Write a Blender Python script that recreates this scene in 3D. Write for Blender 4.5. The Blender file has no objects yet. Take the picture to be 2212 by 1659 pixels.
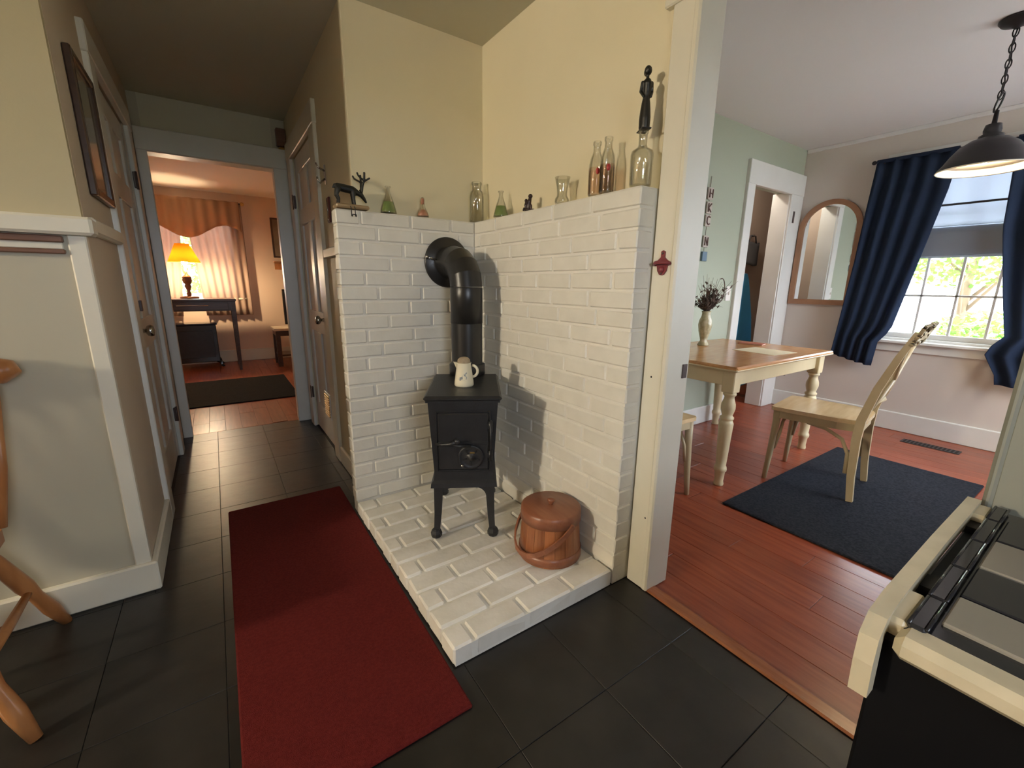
import bpy, bmesh, math, random
from mathutils import Vector, Matrix

random.seed(7)
SC = bpy.context.scene
COL = SC.collection
R = math.radians

# ------------------------------------------------------------------ camera
CAM = Vector((1.1624, 2.0693, 1.1490))
yaw, pit, rol, FPX = R(235.6444), R(-13.0129), R(0.7096), 926.302
fw = Vector((math.cos(yaw) * math.cos(pit), math.sin(yaw) * math.cos(pit), math.sin(pit)))
rt = Vector((math.sin(yaw), -math.cos(yaw), 0.0))
up = rt.cross(fw)
r2 = rt * math.cos(rol) + up * math.sin(rol)
u2 = -rt * math.sin(rol) + up * math.cos(rol)
cam_d = bpy.data.cameras.new('camera')
cam_d.sensor_width = 36.0
cam_d.lens = FPX * 36.0 / 2212.0
cam_d.clip_start = 0.02
cam_o = bpy.data.objects.new('camera', cam_d)
cam_o.matrix_world = Matrix(((r2.x, u2.x, -fw.x, CAM.x), (r2.y, u2.y, -fw.y, CAM.y), (r2.z, u2.z, -fw.z, CAM.z), (0, 0, 0, 1)))
COL.objects.link(cam_o)
SC.camera = cam_o

# ------------------------------------------------------------------ world, sun, exposure
SC.view_settings.view_transform = 'Standard'
SC.view_settings.look = 'None'
SC.view_settings.exposure = 0.89
SC.view_settings.gamma = 1.0
SC.view_settings.use_curve_mapping = False
world = bpy.data.worlds.new('sky')
SC.world = world
world.use_nodes = True
wn = world.node_tree
bg = wn.nodes['Background']
bg.inputs['Color'].default_value = (0.80, 0.88, 1.0, 1)
bg.inputs['Strength'].default_value = 12.0
sun_d = bpy.data.lights.new('sun', 'SUN')
sun_d.energy = 14.0
sun_d.angle = R(2)
sun_d.color = (1.0, 0.95, 0.86)
sun_o = bpy.data.objects.new('sun', sun_d)
sun_o.rotation_euler = (0, R(38), 0)
COL.objects.link(sun_o)


def portal(loc, rot, sx, sy):
    d = bpy.data.lights.new('window_portal', 'AREA')
    d.shape = 'RECTANGLE'
    d.size, d.size_y = sx, sy
    d.cycles.is_portal = True
    o = bpy.data.objects.new('window_portal', d)
    o.location, o.rotation_euler = loc, rot
    COL.objects.link(o)


portal((-3.50, 1.225, 1.42), (0, R(-90), 0), 1.32, 0.93)      # dining window, faces +x
portal((-2.55, 3.25, 1.45), (R(-90), 0, 0), 1.4, 1.3)          # dining side window, faces -y
portal((1.10, 3.35, 1.45), (R(-90), 0, 0), 0.8, 0.76)           # kitchen window behind the viewer
portal((1.35, -5.46, 1.48), (R(90), 0, 0), 1.1, 1.2)           # back room window, faces +y


# ------------------------------------------------------------------ materials
def mat(name, c, rough=0.5, metal=0.0, c2=None, vs=6.0, bump=0.0, bs=40.0, spec=0.5, stretch=(1, 1, 1), rnd=0.0,
        coat=0.0, contrast=(0.35, 0.65), detail=4.0):
    m = bpy.data.materials.new(name)
    m.use_nodes = True
    nt = m.node_tree
    b = nt.nodes['Principled BSDF']
    b.inputs['Roughness'].default_value = rough
    b.inputs['Metallic'].default_value = metal
    b.inputs['Specular IOR Level'].default_value = spec
    b.inputs['Coat Weight'].default_value = coat
    b.inputs['Coat Roughness'].default_value = 0.12
    b.inputs['Base Color'].default_value = (*c, 1)
    tc = nt.nodes.new('ShaderNodeTexCoord')
    oi = nt.nodes.new('ShaderNodeObjectInfo')
    mul = nt.nodes.new('ShaderNodeMath'); mul.operation = 'MULTIPLY'; mul.inputs[1].default_value = 37.0
    nt.links.new(oi.outputs['Random'], mul.inputs[0])
    add = nt.nodes.new('ShaderNodeVectorMath'); add.operation = 'ADD'
    nt.links.new(tc.outputs['Object'], add.inputs[0]); nt.links.new(mul.outputs[0], add.inputs[1])
    mp = nt.nodes.new('ShaderNodeMapping'); mp.inputs['Scale'].default_value = stretch
    nt.links.new(add.outputs[0], mp.inputs[0])
    if c2 is not None:
        n = nt.nodes.new('ShaderNodeTexNoise'); n.inputs['Scale'].default_value = vs; n.inputs['Detail'].default_value = detail
        nt.links.new(mp.outputs[0], n.inputs['Vector'])
        rp = nt.nodes.new('ShaderNodeValToRGB')
        rp.color_ramp.elements[0].position, rp.color_ramp.elements[1].position = contrast
        rp.color_ramp.elements[0].color = (*c, 1); rp.color_ramp.elements[1].color = (*c2, 1)
        nt.links.new(n.outputs['Fac'], rp.inputs[0])
        out = rp.outputs[0]
        if rnd:
            hs = nt.nodes.new('ShaderNodeHueSaturation')
            ma = nt.nodes.new('ShaderNodeMapRange'); ma.inputs[3].default_value = 1 - rnd; ma.inputs[4].default_value = 1 + rnd
            nt.links.new(oi.outputs['Random'], ma.inputs[0]); nt.links.new(ma.outputs[0], hs.inputs['Value'])
            nt.links.new(out, hs.inputs['Color']); out = hs.outputs[0]
        nt.links.new(out, b.inputs['Base Color'])
    if bump:
        n2 = nt.nodes.new('ShaderNodeTexNoise'); n2.inputs['Scale'].default_value = bs; n2.inputs['Detail'].default_value = 3
        nt.links.new(mp.outputs[0], n2.inputs['Vector'])
        bp = nt.nodes.new('ShaderNodeBump'); bp.inputs['Strength'].default_value = min(1.0, bump); bp.inputs['Distance'].default_value = 0.004
        nt.links.new(n2.outputs['Fac'], bp.inputs['Height']); nt.links.new(bp.outputs[0], b.inputs['Normal'])
    return m


def emit(name, c, s):
    m = bpy.data.materials.new(name); m.use_nodes = True
    nt = m.node_tree; nt.nodes.clear()
    e = nt.nodes.new('ShaderNodeEmission'); e.inputs[0].default_value = (*c, 1); e.inputs[1].default_value = s
    o = nt.nodes.new('ShaderNodeOutputMaterial'); nt.links.new(e.outputs[0], o.inputs[0])
    return m


def cloth(name, c, trans=0.5, tc=None, bs=300, transp=0.0, c2=None):
    m = bpy.data.materials.new(name); m.use_nodes = True
    nt = m.node_tree; nt.nodes.clear()
    d = nt.nodes.new('ShaderNodeBsdfDiffuse'); t = nt.nodes.new('ShaderNodeBsdfTranslucent')
    d.inputs[0].default_value = (*c, 1); t.inputs[0].default_value = (*(tc or c), 1)
    if c2 is not None:
        n = nt.nodes.new('ShaderNodeTexNoise'); n.inputs['Scale'].default_value = 30
        mx0 = nt.nodes.new('ShaderNodeMixRGB'); mx0.inputs[1].default_value = (*c, 1); mx0.inputs[2].default_value = (*c2, 1)
        nt.links.new(n.outputs['Fac'], mx0.inputs[0]); nt.links.new(mx0.outputs[0], d.inputs[0])
    mx = nt.nodes.new('ShaderNodeMixShader'); mx.inputs[0].default_value = trans
    nt.links.new(d.outputs[0], mx.inputs[1]); nt.links.new(t.outputs[0], mx.inputs[2])
    out = mx.outputs[0]
    if transp:
        tr = nt.nodes.new('ShaderNodeBsdfTransparent'); m2 = nt.nodes.new('ShaderNodeMixShader'); m2.inputs[0].default_value = transp
        nt.links.new(out, m2.inputs[1]); nt.links.new(tr.outputs[0], m2.inputs[2]); out = m2.outputs[0]
    o = nt.nodes.new('ShaderNodeOutputMaterial'); nt.links.new(out, o.inputs[0])
    return m


def pane_mat(name, tint=(1, 1, 1), gl=0.08):
    m = bpy.data.materials.new(name); m.use_nodes = True
    nt = m.node_tree; nt.nodes.clear()
    tr = nt.nodes.new('ShaderNodeBsdfTransparent'); tr.inputs[0].default_value = (*tint, 1)
    g = nt.nodes.new('ShaderNodeBsdfGlossy'); g.inputs['Roughness'].default_value = 0.02
    lw = nt.nodes.new('ShaderNodeLayerWeight'); lw.inputs[0].default_value = 0.25
    ml = nt.nodes.new('ShaderNodeMath'); ml.operation = 'MULTIPLY_ADD'; ml.inputs[1].default_value = 0.5; ml.inputs[2].default_value = gl
    nt.links.new(lw.outputs['Fresnel'], ml.inputs[0])
    mx = nt.nodes.new('ShaderNodeMixShader'); nt.links.new(ml.outputs[0], mx.inputs[0])
    nt.links.new(tr.outputs[0], mx.inputs[1]); nt.links.new(g.outputs[0], mx.inputs[2])
    o = nt.nodes.new('ShaderNodeOutputMaterial'); nt.links.new(mx.outputs[0], o.inputs[0])
    return m


M = {}
M['yellow'] = mat('cream_yellow_paint', (0.76, 0.68, 0.47), 0.55, c2=(0.79, 0.71, 0.50), vs=2, bump=0.08, bs=160)
M['panel'] = mat('cream_panel_paint', (0.48, 0.445, 0.335), 0.5, bump=0.05, bs=120)  # tone lowered to stand in for dimming at the left edge
M['yellow_dim'] = mat('cream_yellow_paint_dimmed', (0.50, 0.43, 0.265), 0.55, bump=0.06, bs=140)  # the kitchen's yellow paint darkened, standing in for edge falloff
M['ceil'] = mat('kitchen_ceiling_paint', (0.58, 0.55, 0.42), 0.7, bump=0.06, bs=120)
M['hallpink'] = mat('hall_beige_paint', (0.60, 0.50, 0.38), 0.55, bump=0.06, bs=140)
M['white'] = mat('white_trim_paint', (0.74, 0.73, 0.69), 0.38, c2=(0.70, 0.69, 0.64), vs=4, bump=0.06, bs=60)
M['cream_trim'] = mat('cream_trim_paint', (0.74, 0.70, 0.58), 0.4, c2=(0.71, 0.67, 0.55), vs=4, bump=0.06, bs=60)
M['brick'] = mat('white_brick_paint', (0.80, 0.77, 0.68), 0.5, c2=(0.74, 0.71, 0.62), vs=9, bump=0.45, bs=26, rnd=0.03)
M['hearth'] = mat('hearth_brick_paint', (0.80, 0.76, 0.68), 0.5, c2=(0.70, 0.66, 0.57), vs=11, bump=0.5, bs=30, rnd=0.04)
M['mortar'] = mat('painted_mortar', (0.80, 0.77, 0.69), 0.55, bump=0.5, bs=60)
M['tile'] = mat('black_slate_tile', (0.011, 0.0095, 0.008), 0.38, c2=(0.024, 0.021, 0.018), vs=7, bump=0.30, bs=14, rnd=0.15, contrast=(0.4, 0.8))
M['grout'] = mat('dark_grout', (0.014, 0.012, 0.011), 0.6)
M['cabinet'] = mat('dark_unseen_walls', (0.10, 0.055, 0.03), 0.5, c2=(0.14, 0.08, 0.045), vs=5, stretch=(6, 6, 1))  # colour made up for unseen walls, dark so they bounce little light
M['redwood'] = mat('red_wood_floor', (0.225, 0.045, 0.020), 0.30, c2=(0.32, 0.078, 0.036), vs=5, stretch=(9, 0.8, 9), bump=0.04, bs=20, rnd=0.10)
M['redwood_dark'] = mat('red_wood_gap', (0.10, 0.03, 0.015), 0.5)
M['threshold'] = mat('oak_threshold', (0.26, 0.085, 0.035), 0.25, c2=(0.34, 0.125, 0.055), vs=6, stretch=(8, 0.8, 8))
M['iron'] = mat('black_cast_iron', (0.016, 0.016, 0.017), 0.42, c2=(0.022, 0.022, 0.024), vs=30, bump=0.12, bs=150)
M['pipe'] = mat('black_stove_pipe', (0.014, 0.013, 0.013), 0.33, c2=(0.02, 0.019, 0.018), vs=10)
M['gap'] = mat('stove_dark_gap', (0.006, 0.006, 0.006), 0.7)
M['steel'] = mat('nickel', (0.55, 0.53, 0.50), 0.22, 1.0)
M['brass'] = mat('brass', (0.60, 0.42, 0.16), 0.3, 1.0)
M['redrug'] = mat('red_rug_pile', (0.105, 0.012, 0.011), 0.95, c2=(0.14, 0.017, 0.015), vs=120, bump=1.0, bs=420, spec=0.1)
M['navyrug'] = mat('navy_rug_pile', (0.018, 0.020, 0.027), 0.95, c2=(0.034, 0.038, 0.049), vs=90, bump=1.0, bs=380, spec=0.1)
M['darkrug'] = mat('dark_rug_pile', (0.013, 0.012, 0.014), 0.95, c2=(0.022, 0.021, 0.024), vs=90, bump=1.0, bs=300, spec=0.1)
M['bucket'] = mat('cherry_wood_bucket', (0.27, 0.088, 0.032), 0.32, c2=(0.40, 0.15, 0.058), vs=6, stretch=(7, 7, 0.8), bump=0.05, bs=30, rnd=0.15)
M['bucketlid'] = mat('cherry_wood_lid', (0.24, 0.085, 0.042), 0.34, c2=(0.31, 0.12, 0.06), vs=5, stretch=(8, 1, 8))
M['jug'] = mat('cream_glaze', (0.80, 0.74, 0.56), 0.2)
M['cork'] = mat('cork', (0.42, 0.33, 0.22), 0.8, c2=(0.34, 0.26, 0.17), vs=60, bump=0.3, bs=120)
M['ink'] = mat('grey_blue_print', (0.20, 0.23, 0.25), 0.3, c2=(0.62, 0.60, 0.48), vs=90, contrast=(0.45, 0.6))
M['green_wall'] = mat('sage_green_paint', (0.40, 0.435, 0.335), 0.6, bump=0.06, bs=140)
M['dine_wall'] = mat('dining_beige_paint', (0.64, 0.58, 0.52), 0.6, bump=0.06, bs=140)
M['dine_ceil'] = mat('dining_ceiling_paint', (0.76, 0.74, 0.72), 0.7)
M['peach'] = mat('peach_paint', (0.78, 0.59, 0.45), 0.6, bump=0.06, bs=140)
M['peach_ceil'] = mat('peach_ceiling_paint', (0.86, 0.78, 0.68), 0.7)
M['brown_wall'] = mat('closet_brown_paint', (0.48, 0.38, 0.31), 0.7)
M['oak'] = mat('oak_table_top', (0.50, 0.23, 0.085), 0.22, c2=(0.62, 0.32, 0.13), vs=5, stretch=(1, 9, 9), bump=0.03, bs=20)
M['creamwood'] = mat('cream_painted_wood', (0.74, 0.62, 0.38), 0.35, c2=(0.70, 0.58, 0.35), vs=8)
M['chairwood'] = mat('cream_chair_paint', (0.56, 0.46, 0.28), 0.38, c2=(0.50, 0.40, 0.24), vs=10)
M['seatwood'] = mat('pale_seat_wood', (0.68, 0.50, 0.28), 0.25, c2=(0.76, 0.58, 0.34), vs=5, stretch=(1, 7, 7))
M['honey'] = mat('honey_maple', (0.36, 0.14, 0.045), 0.3, c2=(0.46, 0.20, 0.07), vs=5, stretch=(6, 6, 1))
M['mirrorframe'] = mat('mirror_oak', (0.33, 0.16, 0.085), 0.35, c2=(0.40, 0.21, 0.115), vs=6, stretch=(6, 1, 1))
M['mirror'] = mat('mirror_glass', (0.86, 0.88, 0.88), 0.02, 1.0)
M['curtain'] = cloth('navy_curtain', (0.020, 0.029, 0.052), 0.10, (0.03, 0.07, 0.18), c2=(0.027, 0.038, 0.066))
M['shade'] = cloth('roman_shade_linen', (0.42, 0.44, 0.48), 0.45, (0.62, 0.66, 0.72))
M['sheer'] = cloth('sheer_curtain', (0.62, 0.46, 0.36), 0.45, (0.50, 0.36, 0.29), transp=0.03)
M['valance'] = cloth('tan_valance', (0.56, 0.37, 0.25), 0.22, (0.30, 0.17, 0.10))
M['lampshade'] = cloth('amber_lampshade', (0.55, 0.30, 0.07), 0.65, (0.78, 0.40, 0.07), c2=(0.62, 0.36, 0.10))
M['darkwood'] = mat('dark_brown_wood', (0.045, 0.022, 0.014), 0.3, c2=(0.065, 0.032, 0.02), vs=5, stretch=(1, 8, 8))
M['lampwood'] = mat('turned_lamp_wood', (0.20, 0.07, 0.03), 0.28, c2=(0.28, 0.10, 0.045), vs=6)
M['blackbox'] = mat('black_enamel_box', (0.015, 0.014, 0.014), 0.22)
M['blue_reflect_top'] = mat('dark_glossy_top', (0.03, 0.04, 0.07), 0.10)  # black top; the blue it reflects is tinted into its colour
M['screen'] = mat('tv_screen', (0.012, 0.02, 0.05), 0.12, c2=(0.03, 0.07, 0.10), vs=5)
M['marble'] = mat('pale_table_cover', (0.72, 0.60, 0.45), 0.35, c2=(0.60, 0.47, 0.33), vs=9)
M['bulb'] = emit('bulb_glow', (1.0, 0.76, 0.46), 440)
M['pendant_bulb'] = emit('pendant_bulb_glow', (1.0, 0.76, 0.45), 70)
M['shade_in'] = mat('pendant_white_enamel', (0.85, 0.80, 0.70), 0.35)
M['bronze'] = mat('dark_bronze', (0.035, 0.033, 0.036), 0.42, 0.5)
M['teal'] = mat('teal_cover_cloth', (0.025, 0.20, 0.36), 0.85, bump=0.2, bs=200)
M['charcoal'] = mat('charcoal_cloth', (0.06, 0.055, 0.055), 0.9)
M['glass'] = pane_mat('window_glass', gl=0.03)
M['picglass'] = mat('picture_print', (0.26, 0.21, 0.15), 0.08, c2=(0.20, 0.16, 0.11), vs=6)
M['paper'] = mat('cream_paper', (0.84, 0.74, 0.52), 0.6)
M['redthing'] = mat('brick_red_paint', (0.20, 0.03, 0.035), 0.35)
M['darkred'] = mat('dark_red', (0.11, 0.016, 0.018), 0.35)
M['orange'] = mat('coral_leather', (0.42, 0.11, 0.06), 0.5)
M['vase'] = mat('celadon_gold_glaze', (0.36, 0.31, 0.17), 0.22, c2=(0.58, 0.52, 0.34), vs=30, bump=0.5, bs=45)
M['twig'] = mat('dried_brown_stems', (0.10, 0.065, 0.05), 0.9, c2=(0.16, 0.11, 0.085), vs=20)
M['petal'] = mat('dried_peach_petal', (0.50, 0.30, 0.18), 0.8)
M['blueblock'] = mat('blue_grey_block', (0.12, 0.19, 0.26), 0.6)
M['plaque'] = mat('plaque_pale', (0.52, 0.46, 0.40), 0.6)
M['letter'] = mat('plaque_letter', (0.14, 0.075, 0.06), 0.6)
M['outlet'] = mat('ivory_plastic', (0.78, 0.74, 0.68), 0.35)
M['darkplate'] = mat('dark_plate', (0.07, 0.045, 0.04), 0.4)
M['enamel'] = mat('cream_enamel', (0.62, 0.54, 0.38), 0.35, c2=(0.55, 0.48, 0.33), vs=20, bump=0.08, bs=40)
M['blackgloss'] = mat('black_enamel_gloss', (0.018, 0.018, 0.022), 0.14)
M['rangeblack'] = mat('black_range_front', (0.004, 0.004, 0.005), 0.5, spec=0.15)
M['greyband'] = mat('warm_grey', (0.26, 0.235, 0.195), 0.45)
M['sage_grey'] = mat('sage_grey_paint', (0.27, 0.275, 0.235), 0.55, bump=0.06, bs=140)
M['walnut'] = mat('brown_rack_wood', (0.16, 0.075, 0.045), 0.4, c2=(0.20, 0.10, 0.06), vs=5, stretch=(1, 8, 8))
M['deerwood'] = mat('tan_deer_base', (0.30, 0.20, 0.10), 0.5, c2=(0.36, 0.25, 0.13), vs=8, stretch=(1, 8, 8))
M['statue'] = mat('black_statue', (0.012, 0.012, 0.010), 0.40, bump=0.2, bs=60)
M['figurine'] = mat('dark_brown_figurine', (0.035, 0.018, 0.016), 0.25)
M['leaf'] = cloth('green_leaf', (0.10, 0.26, 0.05), 0.45, (0.20, 0.42, 0.06), c2=(0.16, 0.36, 0.09))
M['bark'] = mat('tree_bark', (0.16, 0.11, 0.07), 0.9)
M['lawn'] = mat('lawn_grass', (0.20, 0.23, 0.13), 0.95, c2=(0.27, 0.29, 0.18), vs=3)
M['drive'] = mat('pale_gravel', (0.42, 0.40, 0.385), 0.9, c2=(0.36, 0.345, 0.33), vs=20)
M['siding'] = mat('white_shed_siding', (0.82, 0.83, 0.84), 0.6)


def bottle_glass(name, c, rough=0.03):
    m = bpy.data.materials.new(name); m.use_nodes = True
    b = m.node_tree.nodes['Principled BSDF']
    b.inputs['Base Color'].default_value = (*c, 1)
    b.inputs['Roughness'].default_value = rough
    b.inputs['Transmission Weight'].default_value = 1.0
    b.inputs['IOR'].default_value = 1.45
    return m


M['clear'] = pane_mat('clear_bottle_glass', (0.97, 0.97, 0.95), 0.08)
M['smoky'] = pane_mat('thick_bottle_glass', (0.95, 0.95, 0.92), 0.11)
M['greenliq'] = mat('green_liquid', (0.19, 0.27, 0.08), 0.15)
M['pinkliq'] = mat('pink_salt', (0.52, 0.22, 0.13), 0.4)
M['milkprint'] = pane_mat('rosy_print', (0.95, 0.80, 0.72), 0.05)
M['reddot'] = mat('red_badge_print', (0.42, 0.04, 0.04), 0.35)


# ------------------------------------------------------------------ mesh helpers
class MB:
    """collects shapes into one mesh"""

    def __init__(self):
        self.v, self.f, self.s = [], [], []

    def add(self, vs, fs, smooth=False):
        o = len(self.v)
        self.v += [tuple(x) for x in vs]
        self.f += [tuple(i + o for i in f) for f in fs]
        self.s += [smooth] * len(fs)
        return self

    def box(self, x0, x1, y0, y1, z0, z1, ch=0.0, mtx=None):
        x0, x1 = min(x0, x1), max(x0, x1); y0, y1 = min(y0, y1), max(y0, y1); z0, z1 = min(z0, z1), max(z0, z1)
        if ch <= 0:
            vs = [(x, y, z) for x in (x0, x1) for y in (y0, y1) for z in (z0, z1)]
            fs = [(0, 1, 3, 2), (4, 6, 7, 5), (0, 4, 5, 1), (2, 3, 7, 6), (0, 2, 6, 4), (1, 5, 7, 3)]
        else:
            ch = min(ch, (x1 - x0) * .45, (y1 - y0) * .45, (z1 - z0) * .45)
            vs, ix = [], {}
            for sx in (0, 1):
                for sy in (0, 1):
                    for sz in (0, 1):
                        X, Y, Z = (x0, x1)[sx], (y0, y1)[sy], (z0, z1)[sz]
                        dx, dy, dz = (ch, -ch)[sx], (ch, -ch)[sy], (ch, -ch)[sz]
                        ix[sx, sy, sz, 0] = len(vs); vs.append((X, Y + dy, Z + dz))
                        ix[sx, sy, sz, 1] = len(vs); vs.append((X + dx, Y, Z + dz))
                        ix[sx, sy, sz, 2] = len(vs); vs.append((X + dx, Y + dy, Z))
            fs = []
            q = [(0, 0), (1, 0), (1, 1), (0, 1)]
            for s in (0, 1):
                a = [ix[s, i, j, 0] for i, j in q]; fs.append(a if s else a[::-1])
                a = [ix[i, s, j, 1] for i, j in q]; fs.append(a[::-1] if s else a)
                a = [ix[i, j, s, 2] for i, j in q]; fs.append(a if s else a[::-1])
            for s in (0, 1):
                for t in (0, 1):
                    f = [ix[s, t, 0, 0], ix[s, t, 1, 0], ix[s, t, 1, 1], ix[s, t, 0, 1]]; fs.append(f if (s != t) else f[::-1])
                    f = [ix[s, 0, t, 0], ix[s, 1, t, 0], ix[s, 1, t, 2], ix[s, 0, t, 2]]; fs.append(f[::-1] if (s != t) else f)
                    f = [ix[0, s, t, 1], ix[1, s, t, 1], ix[1, s, t, 2], ix[0, s, t, 2]]; fs.append(f if (s != t) else f[::-1])
            for sx in (0, 1):
                for sy in (0, 1):
                    for sz in (0, 1):
                        f = [ix[sx, sy, sz, k] for k in (0, 1, 2)]
                        fs.append(f if (sx + sy + sz) % 2 else f[::-1])
        if mtx is not None:
            vs = [mtx @ Vector(v) for v in vs]
        return self.add(vs, fs)

    def lathe(self, prof, seg=24, c=(0, 0, 0), mtx=None, sx=1.0, sy=1.0, caps=True, smooth=True):
        vs, fs = [], []
        n = len(prof)
        for r, z in prof:
            for k in range(seg):
                a = 2 * math.pi * k / seg
                vs.append((c[0] + r * sx * math.cos(a), c[1] + r * sy * math.sin(a), c[2] + z))
        for i in range(n - 1):
            for k in range(seg):
                k2 = (k + 1) % seg
                fs.append((i * seg + k, i * seg + k2, (i + 1) * seg + k2, (i + 1) * seg + k))
        if caps:
            if prof[0][0] > 1e-5: fs.append(tuple(range(seg))[::-1])
            if prof[-1][0] > 1e-5: fs.append(tuple((n - 1) * seg + k for k in range(seg)))
        if mtx is not None:
            vs = [mtx @ Vector(v) for v in vs]
        return self.add(vs, fs, smooth)

    def tube(self, pts, rad, seg=10, flat=1.0, caps=True, closed=False, upv=None):
        pts = [Vector(p) for p in pts]
        n = len(pts)
        rads = rad if isinstance(rad, (list, tuple)) else [rad] * n
        vs, fs = [], []
        nrm = None
        for i, p in enumerate(pts):
            if closed:
                t = pts[(i + 1) % n] - pts[i - 1]
            else:
                t = pts[min(i + 1, n - 1)] - pts[max(i - 1, 0)]
            t.normalize()
            if nrm is None:
                g = Vector(upv) if upv else (Vector((0, 0, 1)) if abs(t.z) < 0.9 else Vector((1, 0, 0)))
                nrm = (g - t * g.dot(t)).normalized()
            else:
                nrm = (nrm - t * nrm.dot(t)).normalized()
            b = t.cross(nrm)
            for k in range(seg):
                a = 2 * math.pi * k / seg
                vs.append(p + (nrm * math.cos(a) * flat + b * math.sin(a)) * rads[i])
        for i in range(n if closed else n - 1):
            j = (i + 1) % n
            for k in range(seg):
                k2 = (k + 1) % seg
                fs.append((i * seg + k, i * seg + k2, j * seg + k2, j * seg + k))
        if caps and not closed:
            fs.append(tuple(range(seg))[::-1]); fs.append(tuple((n - 1) * seg + k for k in range(seg)))
        return self.add(vs, fs, True)

    def bar(self, pts, w, h, side=(1, 0, 0)):
        """rectangular section swept along a polyline; w along 'side', h across it"""
        pts = [Vector(p) for p in pts]; n = len(pts); side = Vector(side)
        vs, fs = [], []
        for i, p in enumerate(pts):
            t = (pts[min(i + 1, n - 1)] - pts[max(i - 1, 0)]).normalized()
            s = (side - t * side.dot(t)).normalized(); b = t.cross(s)
            ww = w[i] if isinstance(w, (list, tuple)) else w
            hh = h[i] if isinstance(h, (list, tuple)) else h
            for a, c in ((-1, -1), (1, -1), (1, 1), (-1, 1)):
                vs.append(p + s * a * ww / 2 + b * c * hh / 2)
        for i in range(n - 1):
            for k in range(4):
                k2 = (k + 1) % 4
                fs.append((i * 4 + k, i * 4 + k2, i * 4 + 4 + k2, i * 4 + 4 + k))
        fs.append((3, 2, 1, 0)); fs.append(tuple(n * 4 - 4 + k for k in range(4)))
        return self.add(vs, fs)

    def prism(self, poly, o, ax, ay, thick):
        """polygon (2d) extruded: o + x*ax + y*ay, thickness along ax x ay"""
        o, ax, ay = Vector(o), Vector(ax), Vector(ay); nn = ax.cross(ay).normalized()
        n = len(poly)
        vs = [o + ax * x + ay * y for x, y in poly] + [o + ax * x + ay * y + nn * thick for x, y in poly]
        fs = [tuple(range(n))[::-1], tuple(range(n, 2 * n))] + [(i, (i + 1) % n, n + (i + 1) % n, n + i) for i in range(n)]
        return self.add(vs, fs)

    def grid(self, fn, nu, nv, smooth=True):
        vs = [fn(i / nu, j / nv) for j in range(nv + 1) for i in range(nu + 1)]
        fs = [(j * (nu + 1) + i, j * (nu + 1) + i + 1, (j + 1) * (nu + 1) + i + 1, (j + 1) * (nu + 1) + i) for j in range(nv) for i in range(nu)]
        return self.add(vs, fs, smooth)

    def sphere(self, c, r, seg=14, rings=9, s=(1, 1, 1)):
        prof = [(max(1e-6, r * math.sin(math.pi * i / rings)), -r * math.cos(math.pi * i / rings)) for i in range(rings + 1)]
        o = len(self.v)
        self.lathe(prof, seg, (0, 0, 0), caps=False)
        for i in range(o, len(self.v)):
            x, y, z = self.v[i]
            self.v[i] = (c[0] + x * s[0], c[1] + y * s[1], c[2] + z * s[2])
        return self

    def mesh(self, name):
        me = bpy.data.meshes.new(name)
        me.from_pydata(self.v, [], self.f)
        me.polygons.foreach_set('use_smooth', self.s)
        bm = bmesh.new(); bm.from_mesh(me)
        bmesh.ops.recalc_face_normals(bm, faces=bm.faces)
        bm.to_mesh(me); bm.free()
        me.update()
        return me

    def build(self, name, m, parent=None, loc=None, solid=None):
        me = self.mesh(name)
        me.materials.append(M[m] if isinstance(m, str) else m)
        return place(name, me, parent, loc, solid)


def place(name, me, parent=None, loc=None, solid=None):
    o = bpy.data.objects.new(name, me)
    COL.objects.link(o)
    if parent is not None: o.parent = parent
    if loc is not None: o.location = loc
    if solid:
        md = o.modifiers.new('thickness', 'SOLIDIFY'); md.thickness = solid; md.offset = 0
    return o


def tag(o, label, cat, group=None):
    o['label'] = label; o['category'] = cat
    if group: o['group'] = group
    return o


def thing(name, label, cat, loc=(0, 0, 0), rz=0.0, group=None):
    o = bpy.data.objects.new(name, None); COL.objects.link(o)
    o.empty_display_size = 0.1
    o.location = loc; o.rotation_euler = (0, 0, rz)
    return tag(o, label, cat, group)


def struct(o):
    o['kind'] = 'structure'; return o


def sbox(name, m, *b, parent=None, ch=0.0):
    o = MB().box(*b, ch=ch).build(name, m, parent)
    return o if parent is not None else struct(o)


def dup(root, loc, rz, label, group=None):
    r = root.copy(); COL.objects.link(r); r.location = loc; r.rotation_euler = (0, 0, rz); r['label'] = label
    if group: r['group'] = group
    for ch in list(root.children):
        c = ch.copy(); COL.objects.link(c); c.parent = r
        for g in ch.children:
            d = g.copy(); COL.objects.link(d); d.parent = c
    return r


ZC, ZD, ZB = 2.3175, 2.364, 2.33          # ceilings: kitchen, dining room, back room
BW = 1.083                                # length of the right brick wall
AW = 0.687                                # length of the left brick wall
ZM, ZH = 1.467, 0.068                     # mantel and hearth heights

# ------------------------------------------------------------------ kitchen floor of slate tiles
fl = sbox('floor', 'grout', -0.1, 5.5, -1.86, 3.4, -0.06, -0.0035)
tile_cache = {}


def tile(x0, x1, y0, y1):
    if x1 - x0 < 0.015 or y1 - y0 < 0.015: return
    k = (round(x1 - x0, 3), round(y1 - y0, 3))
    if k not in tile_cache:
        w, h = k[0] / 2 - .0007, k[1] / 2 - .0007
        me = MB().box(-w, w, -h, h, -0.008, 0.0, ch=0.0010).mesh('tile'); me.materials.append(M['tile']); tile_cache[k] = me
    place('tile', tile_cache[k], fl, ((x0 + x1) / 2, (y0 + y1) / 2, 0))


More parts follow.
